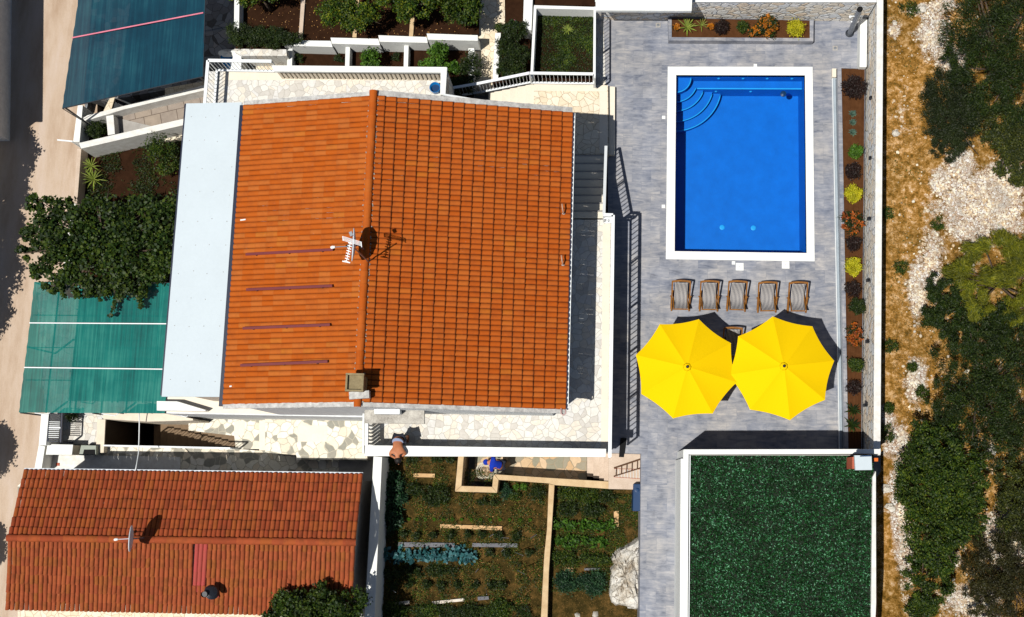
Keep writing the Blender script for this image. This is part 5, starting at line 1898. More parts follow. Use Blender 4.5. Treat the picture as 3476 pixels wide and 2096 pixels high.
# ------------------------------------------------------------------ TOP LEFT YARD and net
poly('yard_paving', [(335, -300), (800, -300), (800, 262), (430, 330), (300, 345), (292, 380), (285, 345)], ZY, -5.2, M['pave_grey'])
poly('yard_paving', [(372, 335), (390, 330), (372, 392), (340, 400)], ZY + .02, ZY - .1, M['pave_cream'])
poly('yard_paving', [(795, 215), (1000, 215), (1000, 420), (560, 480), (560, 300), (700, 275)], ZY + .004, -5, M['pave_cream'])
ns_ = empty('shade_net', P(690, 262, ZY), 'dark teal shade net with a pink seam over the top left yard', 'shade net')


def netsheet(name, corners, mat, parent, sag=.12, nx=24, ny=24):
    c0, c1, c2, c3 = corners
    V, F = [], []
    for i in range(nx + 1):
        for j in range(ny + 1):
            u, v = i / nx, j / ny
            p = c0.lerp(c1, u).lerp(c3.lerp(c2, u), v)
            s_ = sag * math.sin(math.pi * u) * (.5 + .5 * math.sin(math.pi * v))
            s_ += .018 * math.sin(u * 37 + math.sin(v * 5) * 1.3)
            edge = .012 * math.sin(v * 60) if i in (0, nx) else 0
            V.append(p + Vector((edge, 0, -s_)))
    for i in range(nx):
        for j in range(ny):
            F.append((i * (ny + 1) + j, (i + 1) * (ny + 1) + j, (i + 1) * (ny + 1) + j + 1, i * (ny + 1) + j + 1))
    o = MB().add(V, F).build(name, mat, parent, smooth=True)
    return o


znet = -.2
c0, c1, c2, c3 = P(286, -150, znet), P(702, -150, znet), P(689, 261, znet), P(212, 369, znet)
netsheet('net_sheet', [c0, c1, c2, c3], M['net_dark'], ns_, .08)
MB().bar(c3, c2, .03, .03).build('hem_cable', M['dark_metal'], ns_)
MB().bar(c2, c1, .03, .03).build('hem_cable', M['dark_metal'], ns_)
pinkm = plain('pink_tape', (.75, .22, .30), rough=.6, bump=0)
MB().bar(P(245, 129, znet + .03), P(690, 44, znet + .03), .045, .02).build('seam_tape', pinkm, ns_)
MB().bar(c3, P(275, 408, -1.7), .02).build('guy_rope', M['dark_metal'], ns_)
for a in ((c0, c1), (c3, c2)):
    for t in (.02, .98):
        p = a[0].lerp(a[1], t)
        MB().bar(p, Vector((p.x, p.y, ZY)), .05).build('post', M['dark_metal'], ns_)

# sloping boundary walls
wall('sloping_wall', [(283, 400), (296, 392), (698, 288), (698, 306), (420, 372), (300, 408), (283, 412)], -1.75, 3, M['pale_cap'], 'upper pale capped wall slanting from the road to the terrace')
wall('sloping_wall', [(268, 486), (628, 402), (628, 424), (275, 505)], -1.7, 3, M['pale_cap'], 'lower pale capped wall slanting from the road to the white roof')
wall('roadside_wall', [(264, 358), (281, 358), (270, 482), (248, 482)], -1.8, 1.5, M['white'], 'short white roadside wall beside the net corner')
wall('cross_wall', [(360, 395), (385, 390), (390, 455), (366, 460)], -1.85, 1.0, M['pale_cap'], 'short white cross wall between the two slanting walls')
gbk = P(197, 476, ZR + 1.1)
rg_ = empty('road_barrier', (gbk.x, gbk.y, ZR), 'thin white horizontal bar sticking out over the road', 'barrier')
MB().bar(P(195, 476, ZR + 1.1), P(247, 481, ZR + 1.1), .05, .04).build('arm', M['white_metal'], rg_)
MB().bar(P(245, 481, ZR + 1.1), Vector((P(245, 481, ZR + 1.1).x, P(245, 481, ZR + 1.1).y, ZR)), .05).build('post', M['white_metal'], rg_)
poly('garden_soil', [(270, 402), (365, 395), (372, 470), (268, 490)], -2.5, -5, M['soil'])
ground_leaves('grass', [(275, 408), (358, 398), (364, 455), (272, 478)], -2.48, 3500, .035, M['lf_mid'], -.3)
shrub('dark_bush', 'dark bush in the small triangular bed by the road', 'bush', 325, 436, -2.5, .38, M['lf_dark'], 2000, .03, .6)
brk = plain('brown_block_paving', (.36, .28, .20), c2=(.24, .18, .13), scale=3)


def mk_block():
    s = N('grey_brown_block_paving')
    br = s.n('TexBrick')
    br.inputs['Scale'].default_value = 1
    br.inputs['Brick Width'].default_value = .62
    br.inputs['Row Height'].default_value = .42
    br.inputs['Mortar Size'].default_value = .012
    br.inputs['Color1'].default_value = (.30, .25, .21, 1)
    br.inputs['Color2'].default_value = (.36, .29, .22, 1)
    br.inputs['Mortar'].default_value = (.12, .09, .07, 1)
    s.l(s.coords((1, 1, 1), (0, 0, math.radians(-14))), br.inputs['Vector'])
    col = s.mix(.4, br.outputs['Color'], s.ramp(s.noise(5, 6), [(.3, (.6, .6, .6)), (.7, (1.2, 1.2, 1.2))]), 'MULTIPLY')
    return s.done(col, .9)


poly('yard_paving', [(385, 380), (700, 300), (700, 420), (390, 470)], -2.3, -5, mk_block())
poly('yard_paving', [(385, 398), (520, 430), (388, 470)], -2.28, -2.4, M['grey_cement'])

# left garden with grapevine
poly('garden_soil', [(272, 490), (640, 402), (640, 1000), (255, 1000)], -2.85, -5, M['soil'])
wall('verge_wall', [(262, 505), (276, 505), (262, 690), (250, 690)], -2.3, 1.0, M['concrete'], 'rough stone kerb wall between the road and the dark garden')
wall('verge_wall', [(240, 690), (262, 690), (224, 985), (205, 985)], -2.5, 1.0, M['pale_cap'], 'pale kerb wall hidden under the vine beside the road')
ground_leaves('grass', [(330, 470), (620, 440), (600, 670), (290, 670)], -2.83, 9000, .035, M['lf_dark'], .0)
rosette('palm_shrub', 'upper small spiky palm in the dark left garden', 'palm', 306, 562, -2.6, .45, 24, .03, M['lf_yucca'], .6, .3)
rosette('palm_shrub', 'lower small spiky palm in the dark left garden', 'palm', 313, 606, -2.6, .55, 28, .03, M['lf_yucca'], .6, .3)
ctree(530, 490, -2.85, [(0, 0, .8, .5, .5, .5), (.3, -.6, .6, .35, .4, .4)], 2600, 'sparse young green tree in the dark left garden', 'lf_mid', .04, 40, .2)
vz = -.35
vc = P(340, 830, vz)
vb = []
for (a, b, rx, ry) in ((180, 720, 80, 50), (150, 830, 75, 100), (240, 800, 110, 110), (360, 800, 120, 120), (480, 800, 110, 130), (560, 790, 60, 130), (200, 920, 90, 50), (330, 930, 120, 60),
                       (450, 930, 110, 55), (110, 800, 30, 30), (120, 690, 30, 25), (560, 900, 40, 60), (430, 990, 80, 26), (270, 985, 60, 24), (180, 975, 40, 20), (90, 860, 25, 18), (500, 700, 60, 40), (330, 690, 40, 22)):
    p = P(a, b, vz + .1)
    vb.append((p.x - vc.x, p.y - vc.y, .1 + 1.9, rx / 96., ry / 96., .28 + .12 * math.sin(a)))
vc2 = Vector((vc.x, vc.y, ZR))
tree('grape_vine', 'sprawling dark green grape vine beside the road', 'vine', vc2, [(b[0], b[1], vz + .1 - ZR, b[3], b[4], b[5]) for b in vb], 25000, .060, M['lf_vine'], .75, 430, .15, up=.7)
for (a, b, c_, d_) in ((445, 985, 378, 1075), (480, 975, 480, 1040), (330, 985, 340, 1018), (215, 975, 215, 1010)):
    pass
vn = 420
C_ = []
for (a, b, c_, d_) in ((405, 960, 375, 1078), (480, 960, 478, 1048), (290, 960, 345, 1022), (213, 950, 215, 1016)):
    for i in range(vn // 4):
        t = random.random()
        C_.append(P(a + (c_ - a) * t + random.gauss(0, 4), b + (d_ - b) * t, -.30 + random.uniform(-.06, .06)))
C_ = np.array(C_)
A_, B_ = leaf_axes(len(C_), .055, .75, 1.4)
quads_obj('tendril_leaves', C_, A_, B_, M['lf_vine'], bpy.data.objects['grape_vine'])

# lower net
n2 = empty('shade_net', P(300, 1200, ZY), 'bright green teal shade net with two white poles below the vine', 'shade net')
zn2 = -.55
c0, c1, c2, c3 = P(116, 958, zn2), P(590, 962, zn2), P(560, 1404, zn2), P(65, 1401, zn2)
netsheet('net_sheet', [c0, c1, c2, c3], M['net_green'], n2, .05)
for a, b, c_, d_ in ((100, 1097, 572, 1100), (82, 1248, 558, 1254)):
    MB().bar(P(a, b, zn2 + .05), P(c_, d_, zn2 + .05), .035, .035).build('white_pole', M['white_metal'], n2)
for t in (.17, .33, .37, .55, .72, .9):
    MB().bar(c0.lerp(c1, t) - Vector((0, 0, .16)), c3.lerp(c2, t) - Vector((0, 0, .16)), .04, .05).build('under_beam', M['dark_metal'], n2)
for t in (.25, .5, .75):
    MB().bar(c0.lerp(c3, t) - Vector((0, 0, .20)), c1.lerp(c2, t) - Vector((0, 0, .20)), .03, .03).build('cross_wire', M['dark_metal'], n2)
for p in (c0, c3, c0.lerp(c3, .5), c3.lerp(c2, .5)):
    MB().bar(p - Vector((0, 0, .1)), Vector((p.x, p.y, ZY)), .05).build('post', M['dark_metal'], n2)
for a, b, c_, d_ in ((118, 1402, 160, 1409), (345, 1405, 392, 1412), (565, 1402, 632, 1416)):
    MB().tube([P(a, b, zn2 - .1), P(c_, d_, zn2 - .1), P(c_ + 10, d_ - 8, zn2 - .1)], .018, 6).build('bracket', M['white_metal'], n2)

# ------------------------------------------------------------------ SOUTH WEST YARD
poly('yard_paving', [(120, 960), (620, 960), (620, 1395), (355, 1424), (350, 1512), (800, 1524), (1260, 1560), (1255, 2250), (60, 2250), (60, 1650), (130, 1590), (150, 1400)], ZY, -8.3, M['pave_mix'])
poly('yard_paving', [(130, 1000), (640, 1000), (640, 1424), (350, 1424), (345, 1508), (160, 1508)], ZY + .02, ZY - .3, M['pave_white'])
poly('walkway_paving', [(640, 1380), (940, 1380), (940, 1526), (800, 1524), (795, 1480), (640, 1462)], ZY + .01, -5, M['pave_mix'])
poly('walkway_paving', [(900, 1380), (1250, 1380), (1250, 1500), (1246, 1562), (1010, 1560), (1005, 1545), (935, 1540), (900, 1536)], -1.95, -5, M['pave_mix'])
for a, b, c_, d_ in ((1010, 1445, 1110, 1500), (880, 1428, 932, 1530), (795, 1430, 830, 1478)):
    z = -1.945 if a > 890 else ZY + .014
    poly('slab_band', [(a, b), (c_, b), (c_, d_), (a, d_)], z, z - .01, M['beige_stone'])
poly('concrete_floor', [(165, 1546), (283, 1546), (612, 1552), (612, 1640), (160, 1640)], ZY + .03, ZY - .2, M['pale_cap'])
# stair pit
MB().prism([P(358.5, 1424, ZY + .3), P(363, 1424, ZY + .3), P(357, 1512, ZY + .3), P(352.5, 1512, ZY + .3)], -8.0)
m_ = poly('pit_floor', [(340, 1410), (820, 1410), (820, 1540), (340, 1540)], -8.0, -8.35, M['grey_cement'])
M['shaded_step_brown'] = plain('shaded_step_brown', (.22, .15, .09), c2=(.14, .09, .05), scale=3)  # stair colour darkened to brown to stand in for the pit's shade
st = empty('basement_stairs', P(660, 1490, -4), 'beige stone stairs going down into the dark basement pit', 'stairs')
for k in range(12):
    z = ZY - .22 * (k + 1) + .22
    xa = 800 - k * 23
    MB().prism([P(xa - 25, 1434, z), P(xa, 1436, z), P(xa, 1516, z), P(xa - 25, 1515, z)], -8.1).build('step', M['shaded_step_brown'], st, bevel=.006)
tag(MB().prism([P(358.5, 1425, ZY + .25), P(362, 1425, ZY + .25), P(356, 1512, ZY + .25), P(352.5, 1512, ZY + .25)], -8.0).build('pit_shade_panel', plain('pit_shade_brown', (.03, .018, .010), rough=.6)), 'dark brown panel added for shade on the left side of the basement pit', 'door')  # dark panel added to blacken the bounce-lit left face of the pit
wall('pit_side_wall', [(330, 1424), (358, 1424), (352, 1538), (325, 1538)], -2.3, 5.8, M['cream'], 'beige wall top between the crazy paving and the basement pit')
wall('pit_rear_wall', [(358, 1424), (640, 1436), (640, 1430), (500, 1418), (358, 1416)], -2.2, 5.8, M['cream'], 'cream wall behind the basement pit under the house')
railing('pit_railing', 'long white metal railing along the lower edge of the basement stairs', [(352, 1513), (782, 1522)], [ZY + .95] * 2, .9, M['white_metal'], spacing=.14, rail=(.05, .04), post=2.2)
wall('roadside_pier', [(140, 1404), (166, 1404), (156, 1512), (131, 1512)], -1.6, 1.5, M['white'], 'white roadside wall beside the black metal gate')
wall('roadside_pier', [(131, 1512), (153, 1516), (140, 1600), (115, 1600)], -1.9, 1.2, M['white'], 'white roadside wall just above the old red roof corner')
gt = empty('yard_gate', P(190, 1498, ZY), 'navy metal slatted gate beside the white roadside wall', 'gate')
for k in range(15):
    y_ = 1406 + k * 6.6
    MB().bar(P(168 - k * .3, y_, -1.65), P(206 - k * .5, y_ + 1, -1.65), .02, .03).build('slat', M['white_metal'] if 3 < k < 13 else M['fascia'], gt)
MB().bar(P(167, 1452, -1.62), P(206, 1453, -1.62), .05, .04).build('middle_rail', M['white_metal'], gt)
for x_ in (167, 211):
    MB().bar(P(x_, 1404, -1.66), P(x_ - 5, 1500, -1.66), .05, .05).build('frame_bar', M['fascia'], gt)
for x_, y_ in ((167, 1404), (206, 1500), (211, 1404)):
    p = P(x_, y_, -1.68)
    MB().bar(p, Vector((p.x, p.y, ZY)), .05).build('leg', M['fascia'], gt)
tb = empty('white_chest', P(204, 1545, ZY), 'white stone topped box beside the road wall', 'box')
MB().prism([P(162, 1510, -1.95), P(247, 1512, -1.95), P(243, 1544, -1.95), P(156, 1543, -1.95)], ZY).build('body', M['cream'], tb)
MB().prism([P(161, 1508, -1.9), P(248, 1510, -1.9), P(244, 1545, -1.9), P(155, 1544, -1.9)], -1.94).build('top_slab', M['white'], tb, bevel=.01)
tk = empty('green_grey_tank', P(300, 1540, ZY), 'pale grey green tank with a dark opening beside the white box', 'tank')
MB().prism([P(275, 1512, -2.1), P(326, 1513, -2.1), P(326, 1546, -2.1), P(268, 1546, -2.1)], ZY).build('body', plain('grey_green', (.38, .42, .36)), tk, bevel=.01)
MB().prism([P(285, 1527, -2.08), P(322, 1527, -2.08), P(322, 1544, -2.08), P(281, 1544, -2.08)], -2.1).build('dark_opening', M['black'], tk)
tag(MB().prism([P(190, 1572, ZY + .045), P(202, 1572, ZY + .045), P(202, 1582, ZY + .045), P(189, 1582, ZY + .045)], ZY + .02).build('yard_drain', M['brick_red']), 'small rust red drain cover on the white yard floor', 'drain')
cbl = [P(472, 1400, -.6), P(473, 1440, -.7), P(472, 1490, -.85), P(470, 1540, -.7), P(465, 1570, -.4), P(460, 1597, -.1)]
tag(MB().tube(cbl, .018, 6).build('overhead_cable', M['white_metal'], smooth=True), 'thin white cable hanging from the net to the old red roof', 'cable')
dpl = P(232, 1420, ZY + .8)
shrub('potted_bush', 'small dark potted plant beside the navy gate', 'plant', 244, 1414, ZY, .2, M['lf_dark'], 500, .03, .6)

# ------------------------------------------------------------------ OLD HOUSE, bottom left
oh = empty('old_house', P(620, 1840, ZY), 'long low house with an old red tiled roof, bottom left', 'house')
za, zr_, zc = -.15, .95, -.15
a0, a1 = P(82, 1597, za), P(1232, 1612, za)
r0, r1 = P(27, 1826, zr_), P(1207, 1842, zr_)
b0, b1 = P(20, 2069, zc), P(1196, 2092, zc)
tile_slope('roof_slope', a0, a1, r0, r1, M['tiles_old'], oh, seed=21, rows_jit=.010, wav=.05, amp=.05, step=.035)
tile_slope('roof_slope', b1, b0, r1, r0, M['tiles_old_low'], oh, seed=23, step=.010, rows_jit=.006, wav=.10, amp=.055,
           skip=lambda u, v: .545 < 1 - u < .582 and v > .30)
du = (b1 - b0)
f0, f1 = .5695 - .0, .0
tile_slope('painted_tiles', b0.lerp(b1, .5765).lerp(r0.lerp(r1, .582), .30), b0.lerp(b1, .5405).lerp(r0.lerp(r1, .545), .30), r0.lerp(r1, .582), r0.lerp(r1, .545), M['tile_pink'], oh, seed=31, step=.008)
bpy.data.objects['painted_tiles']['label'] = 'strip of pink painted tiles'
ridge_tiles('ridge_cap', r0 + up, r1 + up, M['tiles_old'], oh)
ii = .12
vs = [a0 + Vector((.15, -.2, -.1)), r0 + Vector((.15, 0, -.1)), b0 + Vector((.15, .2, -.1)), Vector((b0.x + .15, b0.y + .2, -3.2)), Vector((a0.x + .15, a0.y - .2, -3.2)),
      a1 + Vector((-.15, -.2, -.1)), r1 + Vector((-.15, 0, -.1)), b1 + Vector((-.15, .2, -.1)), Vector((b1.x - .15, b1.y + .2, -3.2)), Vector((a1.x - .15, a1.y - .2, -3.2))]
MB().add(vs, [(0, 1, 2, 3, 4), (9, 8, 7, 6, 5), (0, 5, 6, 1), (1, 6, 7, 2), (2, 7, 8, 3), (0, 4, 9, 5), (3, 8, 9, 4)]).build('wall', M['cream'], oh)
MB().bar(a0 + Vector((0, .05, -.02)), a1 + Vector((0, .05, -.02)), .05, .05).build('gutter', M['galv'], oh)
MB().bar(a0 + Vector((0, .015, -.05)), a1 + Vector((0, .015, -.05)), .04, .05).build('fascia_board', M['dark_metal'], oh)


def on_old(px, py, lower=True, lift=0):
    z = .3
    for _ in range(8):
        p = P(px, py, z)
        f = (p.x - r0.x) / (r1.x - r0.x)
        yr = r0.y + (r1.y - r0.y) * f
        ye = (b0.y + (b1.y - b0.y) * f) if lower else (a0.y + (a1.y - a0.y) * f)
        t = (p.y - ye) / (yr - ye)
        z = zc + (zr_ - zc) * t + lift
    return P(px, py, z)


p = on_old(722, 2010)
pt = P(706, 2013, p.z + .75)
cpn = empty('metal_flue', p, 'dark metal flue pipe below the pink painted tiles', 'flue')
MB().tube([p - Vector((0, 0, .15)), Vector((p.x - .0, p.y, pt.z))], [.085, .085], 16).build('pipe', M['dark_metal'], cpn)
MB().tube([Vector((p.x, p.y, pt.z - .05)), Vector((p.x, p.y, pt.z + .05))], .10, 16, cap=False).build('rim', M['dark_metal'], cpn)
MB().box(p + Vector((.05, -.05, .02)), (.3, .3, .12), .3).build('flashing', M['tile_pink'], cpn)
MB().lathe(p + Vector((.16, .05, .55)), [(.02, .10), (.16, .08), (.24, 0), (.22, -.05)], 20, axis=(.5, .4, .8)).build('cowl_plate', M['dark_metal'], cpn)
MB().bar(p + Vector((.02, 0, .4)), p + Vector((.2, 0, .55)), .03).build('cowl_arm', M['dark_metal'], cpn)
dish('satellite_dish', 'pale satellite dish standing on the old red roof ridge', 450, 1829, zr_ + .75, .40, zr_ - .05, (394, 1832), (-1, 0, .26))

# alley, white garden wall
poly('alley_floor', [(1150, 1500), (1290, 1500), (1280, 2300), (1150, 2300)], ZY + .003, -5, M['grey_cement'])
wall('garden_boundary_wall', [(1268, 1550), (1297, 1552), (1262, 2300), (1226, 2300)], -.6, 2.6, M['white'], 'long white wall between the old red roof and the vegetable garden')
tb_ = P(1075, 2070, .8)
tree('laurel_tree', 'dark green tree covering the bottom right corner of the old red roof', 'tree', Vector((tb_.x - .1, tb_.y - .15, ZY)),
     [(-.1, .1, 3.2, 1.0, .6, .7), (.9, .35, 3.4, .8, .5, .6), (-.7, .3, 3.3, .6, .35, .5), (.4, -.5, 3.1, 1.2, .7, .8), (-1.2, -.25, 3.0, .6, .4, .5), (.25, .65, 3.3, .35, .3, .4)], 22000, .05, M['lf_vine'], .55, 260, .13)
poly('yard_paving', [(60, 2070), (900, 2078), (900, 2300), (60, 2300)], ZY + .03, ZY - .1, M['pave_cream'])

# ------------------------------------------------------------------ VEGETABLE GARDEN


def mk_vegsoil():
    s = N('straw_covered_soil')
    f = s.noise(3.2, 9, .75)
    col = s.ramp(f, [(.3, (.016, .012, .004)), (.48, (.042, .030, .008)), (.6, (.10, .058, .017)), (.75, (.22, .12, .04))])
    g_ = s.noise(26, 5, .7)
    col = s.mix(s.ramp(g_, [(.58, (0, 0, 0)), (.70, (.8, .8, .8))]), col, (.36, .20, .07))
    s.bump(s.mix(.5, f, g_), 1, .04)
    return s.done(col, 1, .05)


M['vegsoil'] = mk_vegsoil()
poly('garden_soil', [(1285, 1540), (1552, 1548), (1543, 1672), (1690, 1676), (1694, 1618), (1880, 1640), (1868, 2300), (1245, 2300)], ZG, -4, M['vegsoil'])
poly('garden_soil', [(1880, 1640), (2200, 1650), (2200, 2300), (1868, 2300)], ZG + .02, -4, M['vegsoil'])


def V_(x, y):
    return (1200 + x / 2.1346, 1400 + y / 2.1346)


def veg(pts, n, size, mat, dens=None, h=.12, name='weeds', z=ZG, scale=1.6):
    return ground_leaves(name, [V_(*p) for p in pts], z + .02, n, size, M[mat], dens, h, scale=scale)


veg([(200, 330), (1400, 480), (1360, 1486), (140, 1486)], 44000, .024, 'lf_mid', -.08)
veg([(200, 330), (1400, 480), (1360, 1486), (140, 1486)], 16000, .018, 'straw', -.1, .02, 'straw')
veg([(1460, 560), (2080, 600), (2060, 1300), (1420, 1300)], 26000, .022, 'lf_mid', -.3)
veg([(1460, 560), (2080, 600), (2060, 1300), (1420, 1300)], 5000, .018, 'straw', .1, .02, 'straw')
veg([(160, 1400), (1340, 1400), (1340, 1500), (150, 1500)], 6000, .03, 'lf_dark', -.2, .2)
# the L walls, basin
poly('basin_floor', [V_(760, 250), V_(880, 250), V_(880, 500), V_(1010, 505), V_(1020, 590), V_(740, 590)], ZG - .9, -4, M['grey_cement'])
bz = empty('sunken_basin', P(*V_(890, 450), ZG), 'sunken rectangular basin with tan concrete walls below the terrace', 'basin')
zw = ZG + .75
MB().prism([P(*V_(a, b), zw) for a, b in ((760, 300), (801, 300), (782, 533), (735, 574))], ZG - 1.2).build('left_wall', M['tan_cap'], bz, bevel=.01)
MB().prism([P(*V_(a, b), zw - .003) for a, b in ((782, 534), (1004, 541), (1040, 584), (735, 575))], ZG - 1.2).build('front_wall', M['tan_cap'], bz, bevel=.01)
MB().prism([P(*V_(a, b), zw - .006) for a, b in ((1020, 452), (1051, 490), (1040, 583), (1005, 541), (1012, 470))], ZG - 1.2).build('right_wall', M['tan_cap'], bz, bevel=.01)
wall('retaining_wall', [V_(1022, 450), V_(1420, 476), V_(1850, 502), V_(1850, 556), V_(1460, 528), V_(1408, 515), V_(1052, 490)], zw - .01, 1.6, M['tan_cap'], 'long tan capped retaining wall along the top of the vegetable garden')
wall('garden_divider_wall', [V_(1416, 520), V_(1456, 528), V_(1436, 850), V_(1415, 1160), V_(1402, 1600), V_(1352, 1600), V_(1382, 1040), V_(1402, 850)], ZG + .45, .6, M['tan_cap'], 'tan concrete divider running down the middle of the vegetable garden')
poly('passage_paving', [V_(1690, 260), V_(1690, 500), V_(1010, 500), V_(1010, 505), V_(880, 500), V_(880, 250)][:] , ZG - .35, -4, M['pave_tan'])
st = empty('passage_stairs', P(*V_(1770, 410), ZG), 'tan concrete steps rising right towards the pool deck', 'stairs')
for k, x_ in enumerate((1692, 1738, 1780, 1815)):
    z = ZG - .35 + .25 * (k + 1)
    MB().prism([P(*V_(x_, 260), z), P(*V_(x_ + 48, 260), z), P(*V_(x_ + 48, 470 + k * 12), z), P(*V_(x_, 465 + k * 12), z)], ZG - .5).build('step', M['concrete'], st, bevel=.006)
poly('concrete_landing', [V_(1850, 240), V_(2094, 250), V_(2092, 562), V_(1848, 556)], -.75, -4, M['concrete'])
# slanting shadow of a stair railing, built as flat brown bars
shadow_brown = plain('railing_shadow_brown', (.10, .045, .02), rough=.8)
lf = empty('railing_shadow', P(2130, 1600, -.745), 'railing shadow made of flat dark brown bars aslant on the concrete landing', 'frame')
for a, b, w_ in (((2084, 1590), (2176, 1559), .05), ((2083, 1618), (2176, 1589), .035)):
    MB().bar(P(*a, -.715), P(*b, -.715), w_, .03).build('shadow_rail', shadow_brown, lf)
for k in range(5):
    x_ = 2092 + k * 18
    MB().bar(P(x_, 1587 - k * 5.9, -.715), P(x_ - 1, 1615 - k * 5.9, -.715), .028, .02).build('shadow_baluster', shadow_brown, lf)
gf = empty('thin_grille', P(2130, 1610, -.745), 'thin rust red and white grille lying flat under the railing shadow bars', 'grille')
for a, b in (((2086, 1592), (2176, 1594)), ((2084, 1620), (2176, 1626))):
    MB().bar(P(*a, -.735), P(*b, -.735), .012, .012).build('edge_bar', M['brick_red'], gf)
for k in range(9):
    x_ = 2090 + k * 10
    MB().bar(P(x_, 1592.5, -.735), P(x_ + .5, 1621 + k * .5, -.735), .010, .010).build('rod', M['white_metal'], gf)
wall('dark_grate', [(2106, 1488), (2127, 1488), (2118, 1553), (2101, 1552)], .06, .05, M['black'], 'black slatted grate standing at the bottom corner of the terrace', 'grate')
tn = empty('blue_water_tank', P(2160, 1690, ZG), 'dark blue rectangular water tank beside the pool deck edge', 'tank')
MB().prism([P(2150, 1643, -.45), P(2176, 1643, -.45), P(2175, 1736, -.45), P(2148, 1736, -.45)], ZG).build('body', M['blue_tank'], tn, bevel=.02)
MB().lathe(P(2162, 1665, -.45), [(.07, 0), (.07, .03), (.03, .035)], 14).build('lid', M['blue_tank'], tn)
# limestone outcrop
oc = MB()
rr = random.Random(77)
outl = [V_(2110, 890), V_(1985, 960), V_(1900, 1010), V_(1868, 1040), V_(1880, 1090), V_(1862, 1180), V_(1838, 1290), V_(1860, 1390), V_(1950, 1430), V_(2060, 1440), V_(2110, 1500), V_(2110, 1100)]
top_ = [P(x, y, ZG + .55) for x, y in outl]
ctr = sum(top_, Vector()) / len(top_)
ring = []
nR_ = 8
V, F = [], []
ang = []
dens = []
for i in range(len(top_)):
    a, b = top_[i], top_[(i + 1) % len(top_)]
    for t in (0, .25, .5, .75):
        dens.append(a.lerp(b, t) + Vector((rr.uniform(-.05, .05), rr.uniform(-.05, .05), 0)))
m_n = len(dens)
for k in range(nR_ + 1):
    s_ = 1 - k / nR_
    for p in dens:
        q_ = ctr.lerp(p, s_ * 1.0)
        hz_ = ZG - .1 if k == 0 else ZG + .30 + .55 * (1 - s_ ** 2.2) + rr.uniform(-.045, .045)
        V.append(Vector((q_.x + rr.uniform(-.03, .03), q_.y + rr.uniform(-.03, .03), hz_)))
for k in range(nR_):
    for i in range(m_n):
        F.append((k * m_n + i, k * m_n + (i + 1) % m_n, (k + 1) * m_n + (i + 1) % m_n, (k + 1) * m_n + i))
F.append(tuple(nR_ * m_n + i for i in range(m_n)))
oc.add(V, F)
tag(oc.build('limestone_outcrop', M['rock']), 'large white limestone outcrop between the garden and the pool deck', 'rock')
m2 = MB()
rock_mb(m2, P(*V_(1750, 1460), ZG - .25), .55, rr)
rock_mb(m2, P(*V_(1620, 1480), ZG - .25), .45, rr)
tag(m2.build('limestone_outcrop', M['stained']), 'rock greyed to look shaded at the bottom of the vegetable garden', 'rock')  # pale limestone given a dark grey in place of the shade on it

# planks
pl = [((432, 442), (590, 446), (589, 473), (434, 470), 'wood', 'short pale wooden plank at the top of the vegetable garden'),
      ((628, 812), (1077, 826), (1075, 856), (626, 838), 'wood', 'long pale wooden plank below the lettuce row'),
      ((325, 942), (734, 948), (733, 980), (316, 976), 'wood_grey', 'left dark grey plank above the blue cabbages'),
      ((862, 948), (1188, 951), (1187, 980), (858, 976), 'wood_grey', 'right dark grey plank above the blue cabbages'),
      ((1886, 716), (1922, 716), (1922, 829), (1888, 829), 'wood', 'upright orange plank right of the divider wall'),
      ((1526, 1126), (1592, 1126), (1592, 1156), (1526, 1152), 'wood', 'small square orange board in the right bed'),
      ((1673, 1130), (1785, 1128), (1785, 1146), (1673, 1147), 'wood_grey', 'short grey board in the right bed'),
      ((568, 1372), (801, 1348), (803, 1368), (571, 1393), 'wood_white', 'long white plank near the bottom of the garden'),
      ((899, 1338), (979, 1333), (981, 1357), (901, 1364), 'wood_grey', 'small grey board right of the white plank'),
      ((300, 1378), (402, 1366), (404, 1389), (302, 1400), 'wood_white', 'short whitish plank at the bottom left of the garden')]
for a, b, c_, d_, mt, lb in pl:
    tag(MB().prism([P(*V_(*q_), ZG + .09) for q_ in (a, b, c_, d_)], ZG + .02).build('plank', M[mt], bevel=.004), lb, 'plank')
# stakes
stk = [((980, 905), (1012, 885)), ((1070, 908), (1122, 912)), ((1283, 912), (1325, 888)), ((1070, 1010), (1088, 993)), ((1170, 1015), (1228, 1038)), ((885, 1160), (903, 1137)), ((1185, 1145), (1238, 1172)), ((283, 1290), (305, 1305)), ((962, 1290), (964, 1320))]
where = ['beneath the right end of the long plank', 'lying nearly level near the long plank', 'closest to the tan divider wall at the top', 'just right of the dark grey plank', 'above the bare soil patch, leaning right',
         'right of the green row below the cabbages', 'lowest on the right, leaning down', 'at the far left below the cabbages', 'above the small grey board']
for k, (a, b) in enumerate(stk):
    pa, pb = P(*V_(*a), ZG), P(*V_(*b), ZG + 1.25)
    tag(MB().tube([pa, pb], [.012, .010], 6).build('garden_stake', M['galv']), 'thin grey garden stake ' + where[k], 'stake', 'garden stakes')
# lettuces
for k, x_ in enumerate((400, 458, 519, 584, 648, 716, 783, 853, 920, 987, 1060, 1130, 1208, 1278)):
    a, b = V_(x_, 772 + x_ * .006)
    c = P(a, b, ZG + .06)
    c.z = ZG + .02
    o = rosette_mb(c, .085, 16, .055, .4, .1).build('lettuce', M['lf_lime'], origin=c, recalc=False)
    tag(o, 'small bright green lettuce, %s from the left in its row' % ordn(k), 'lettuce', 'row of lettuces')
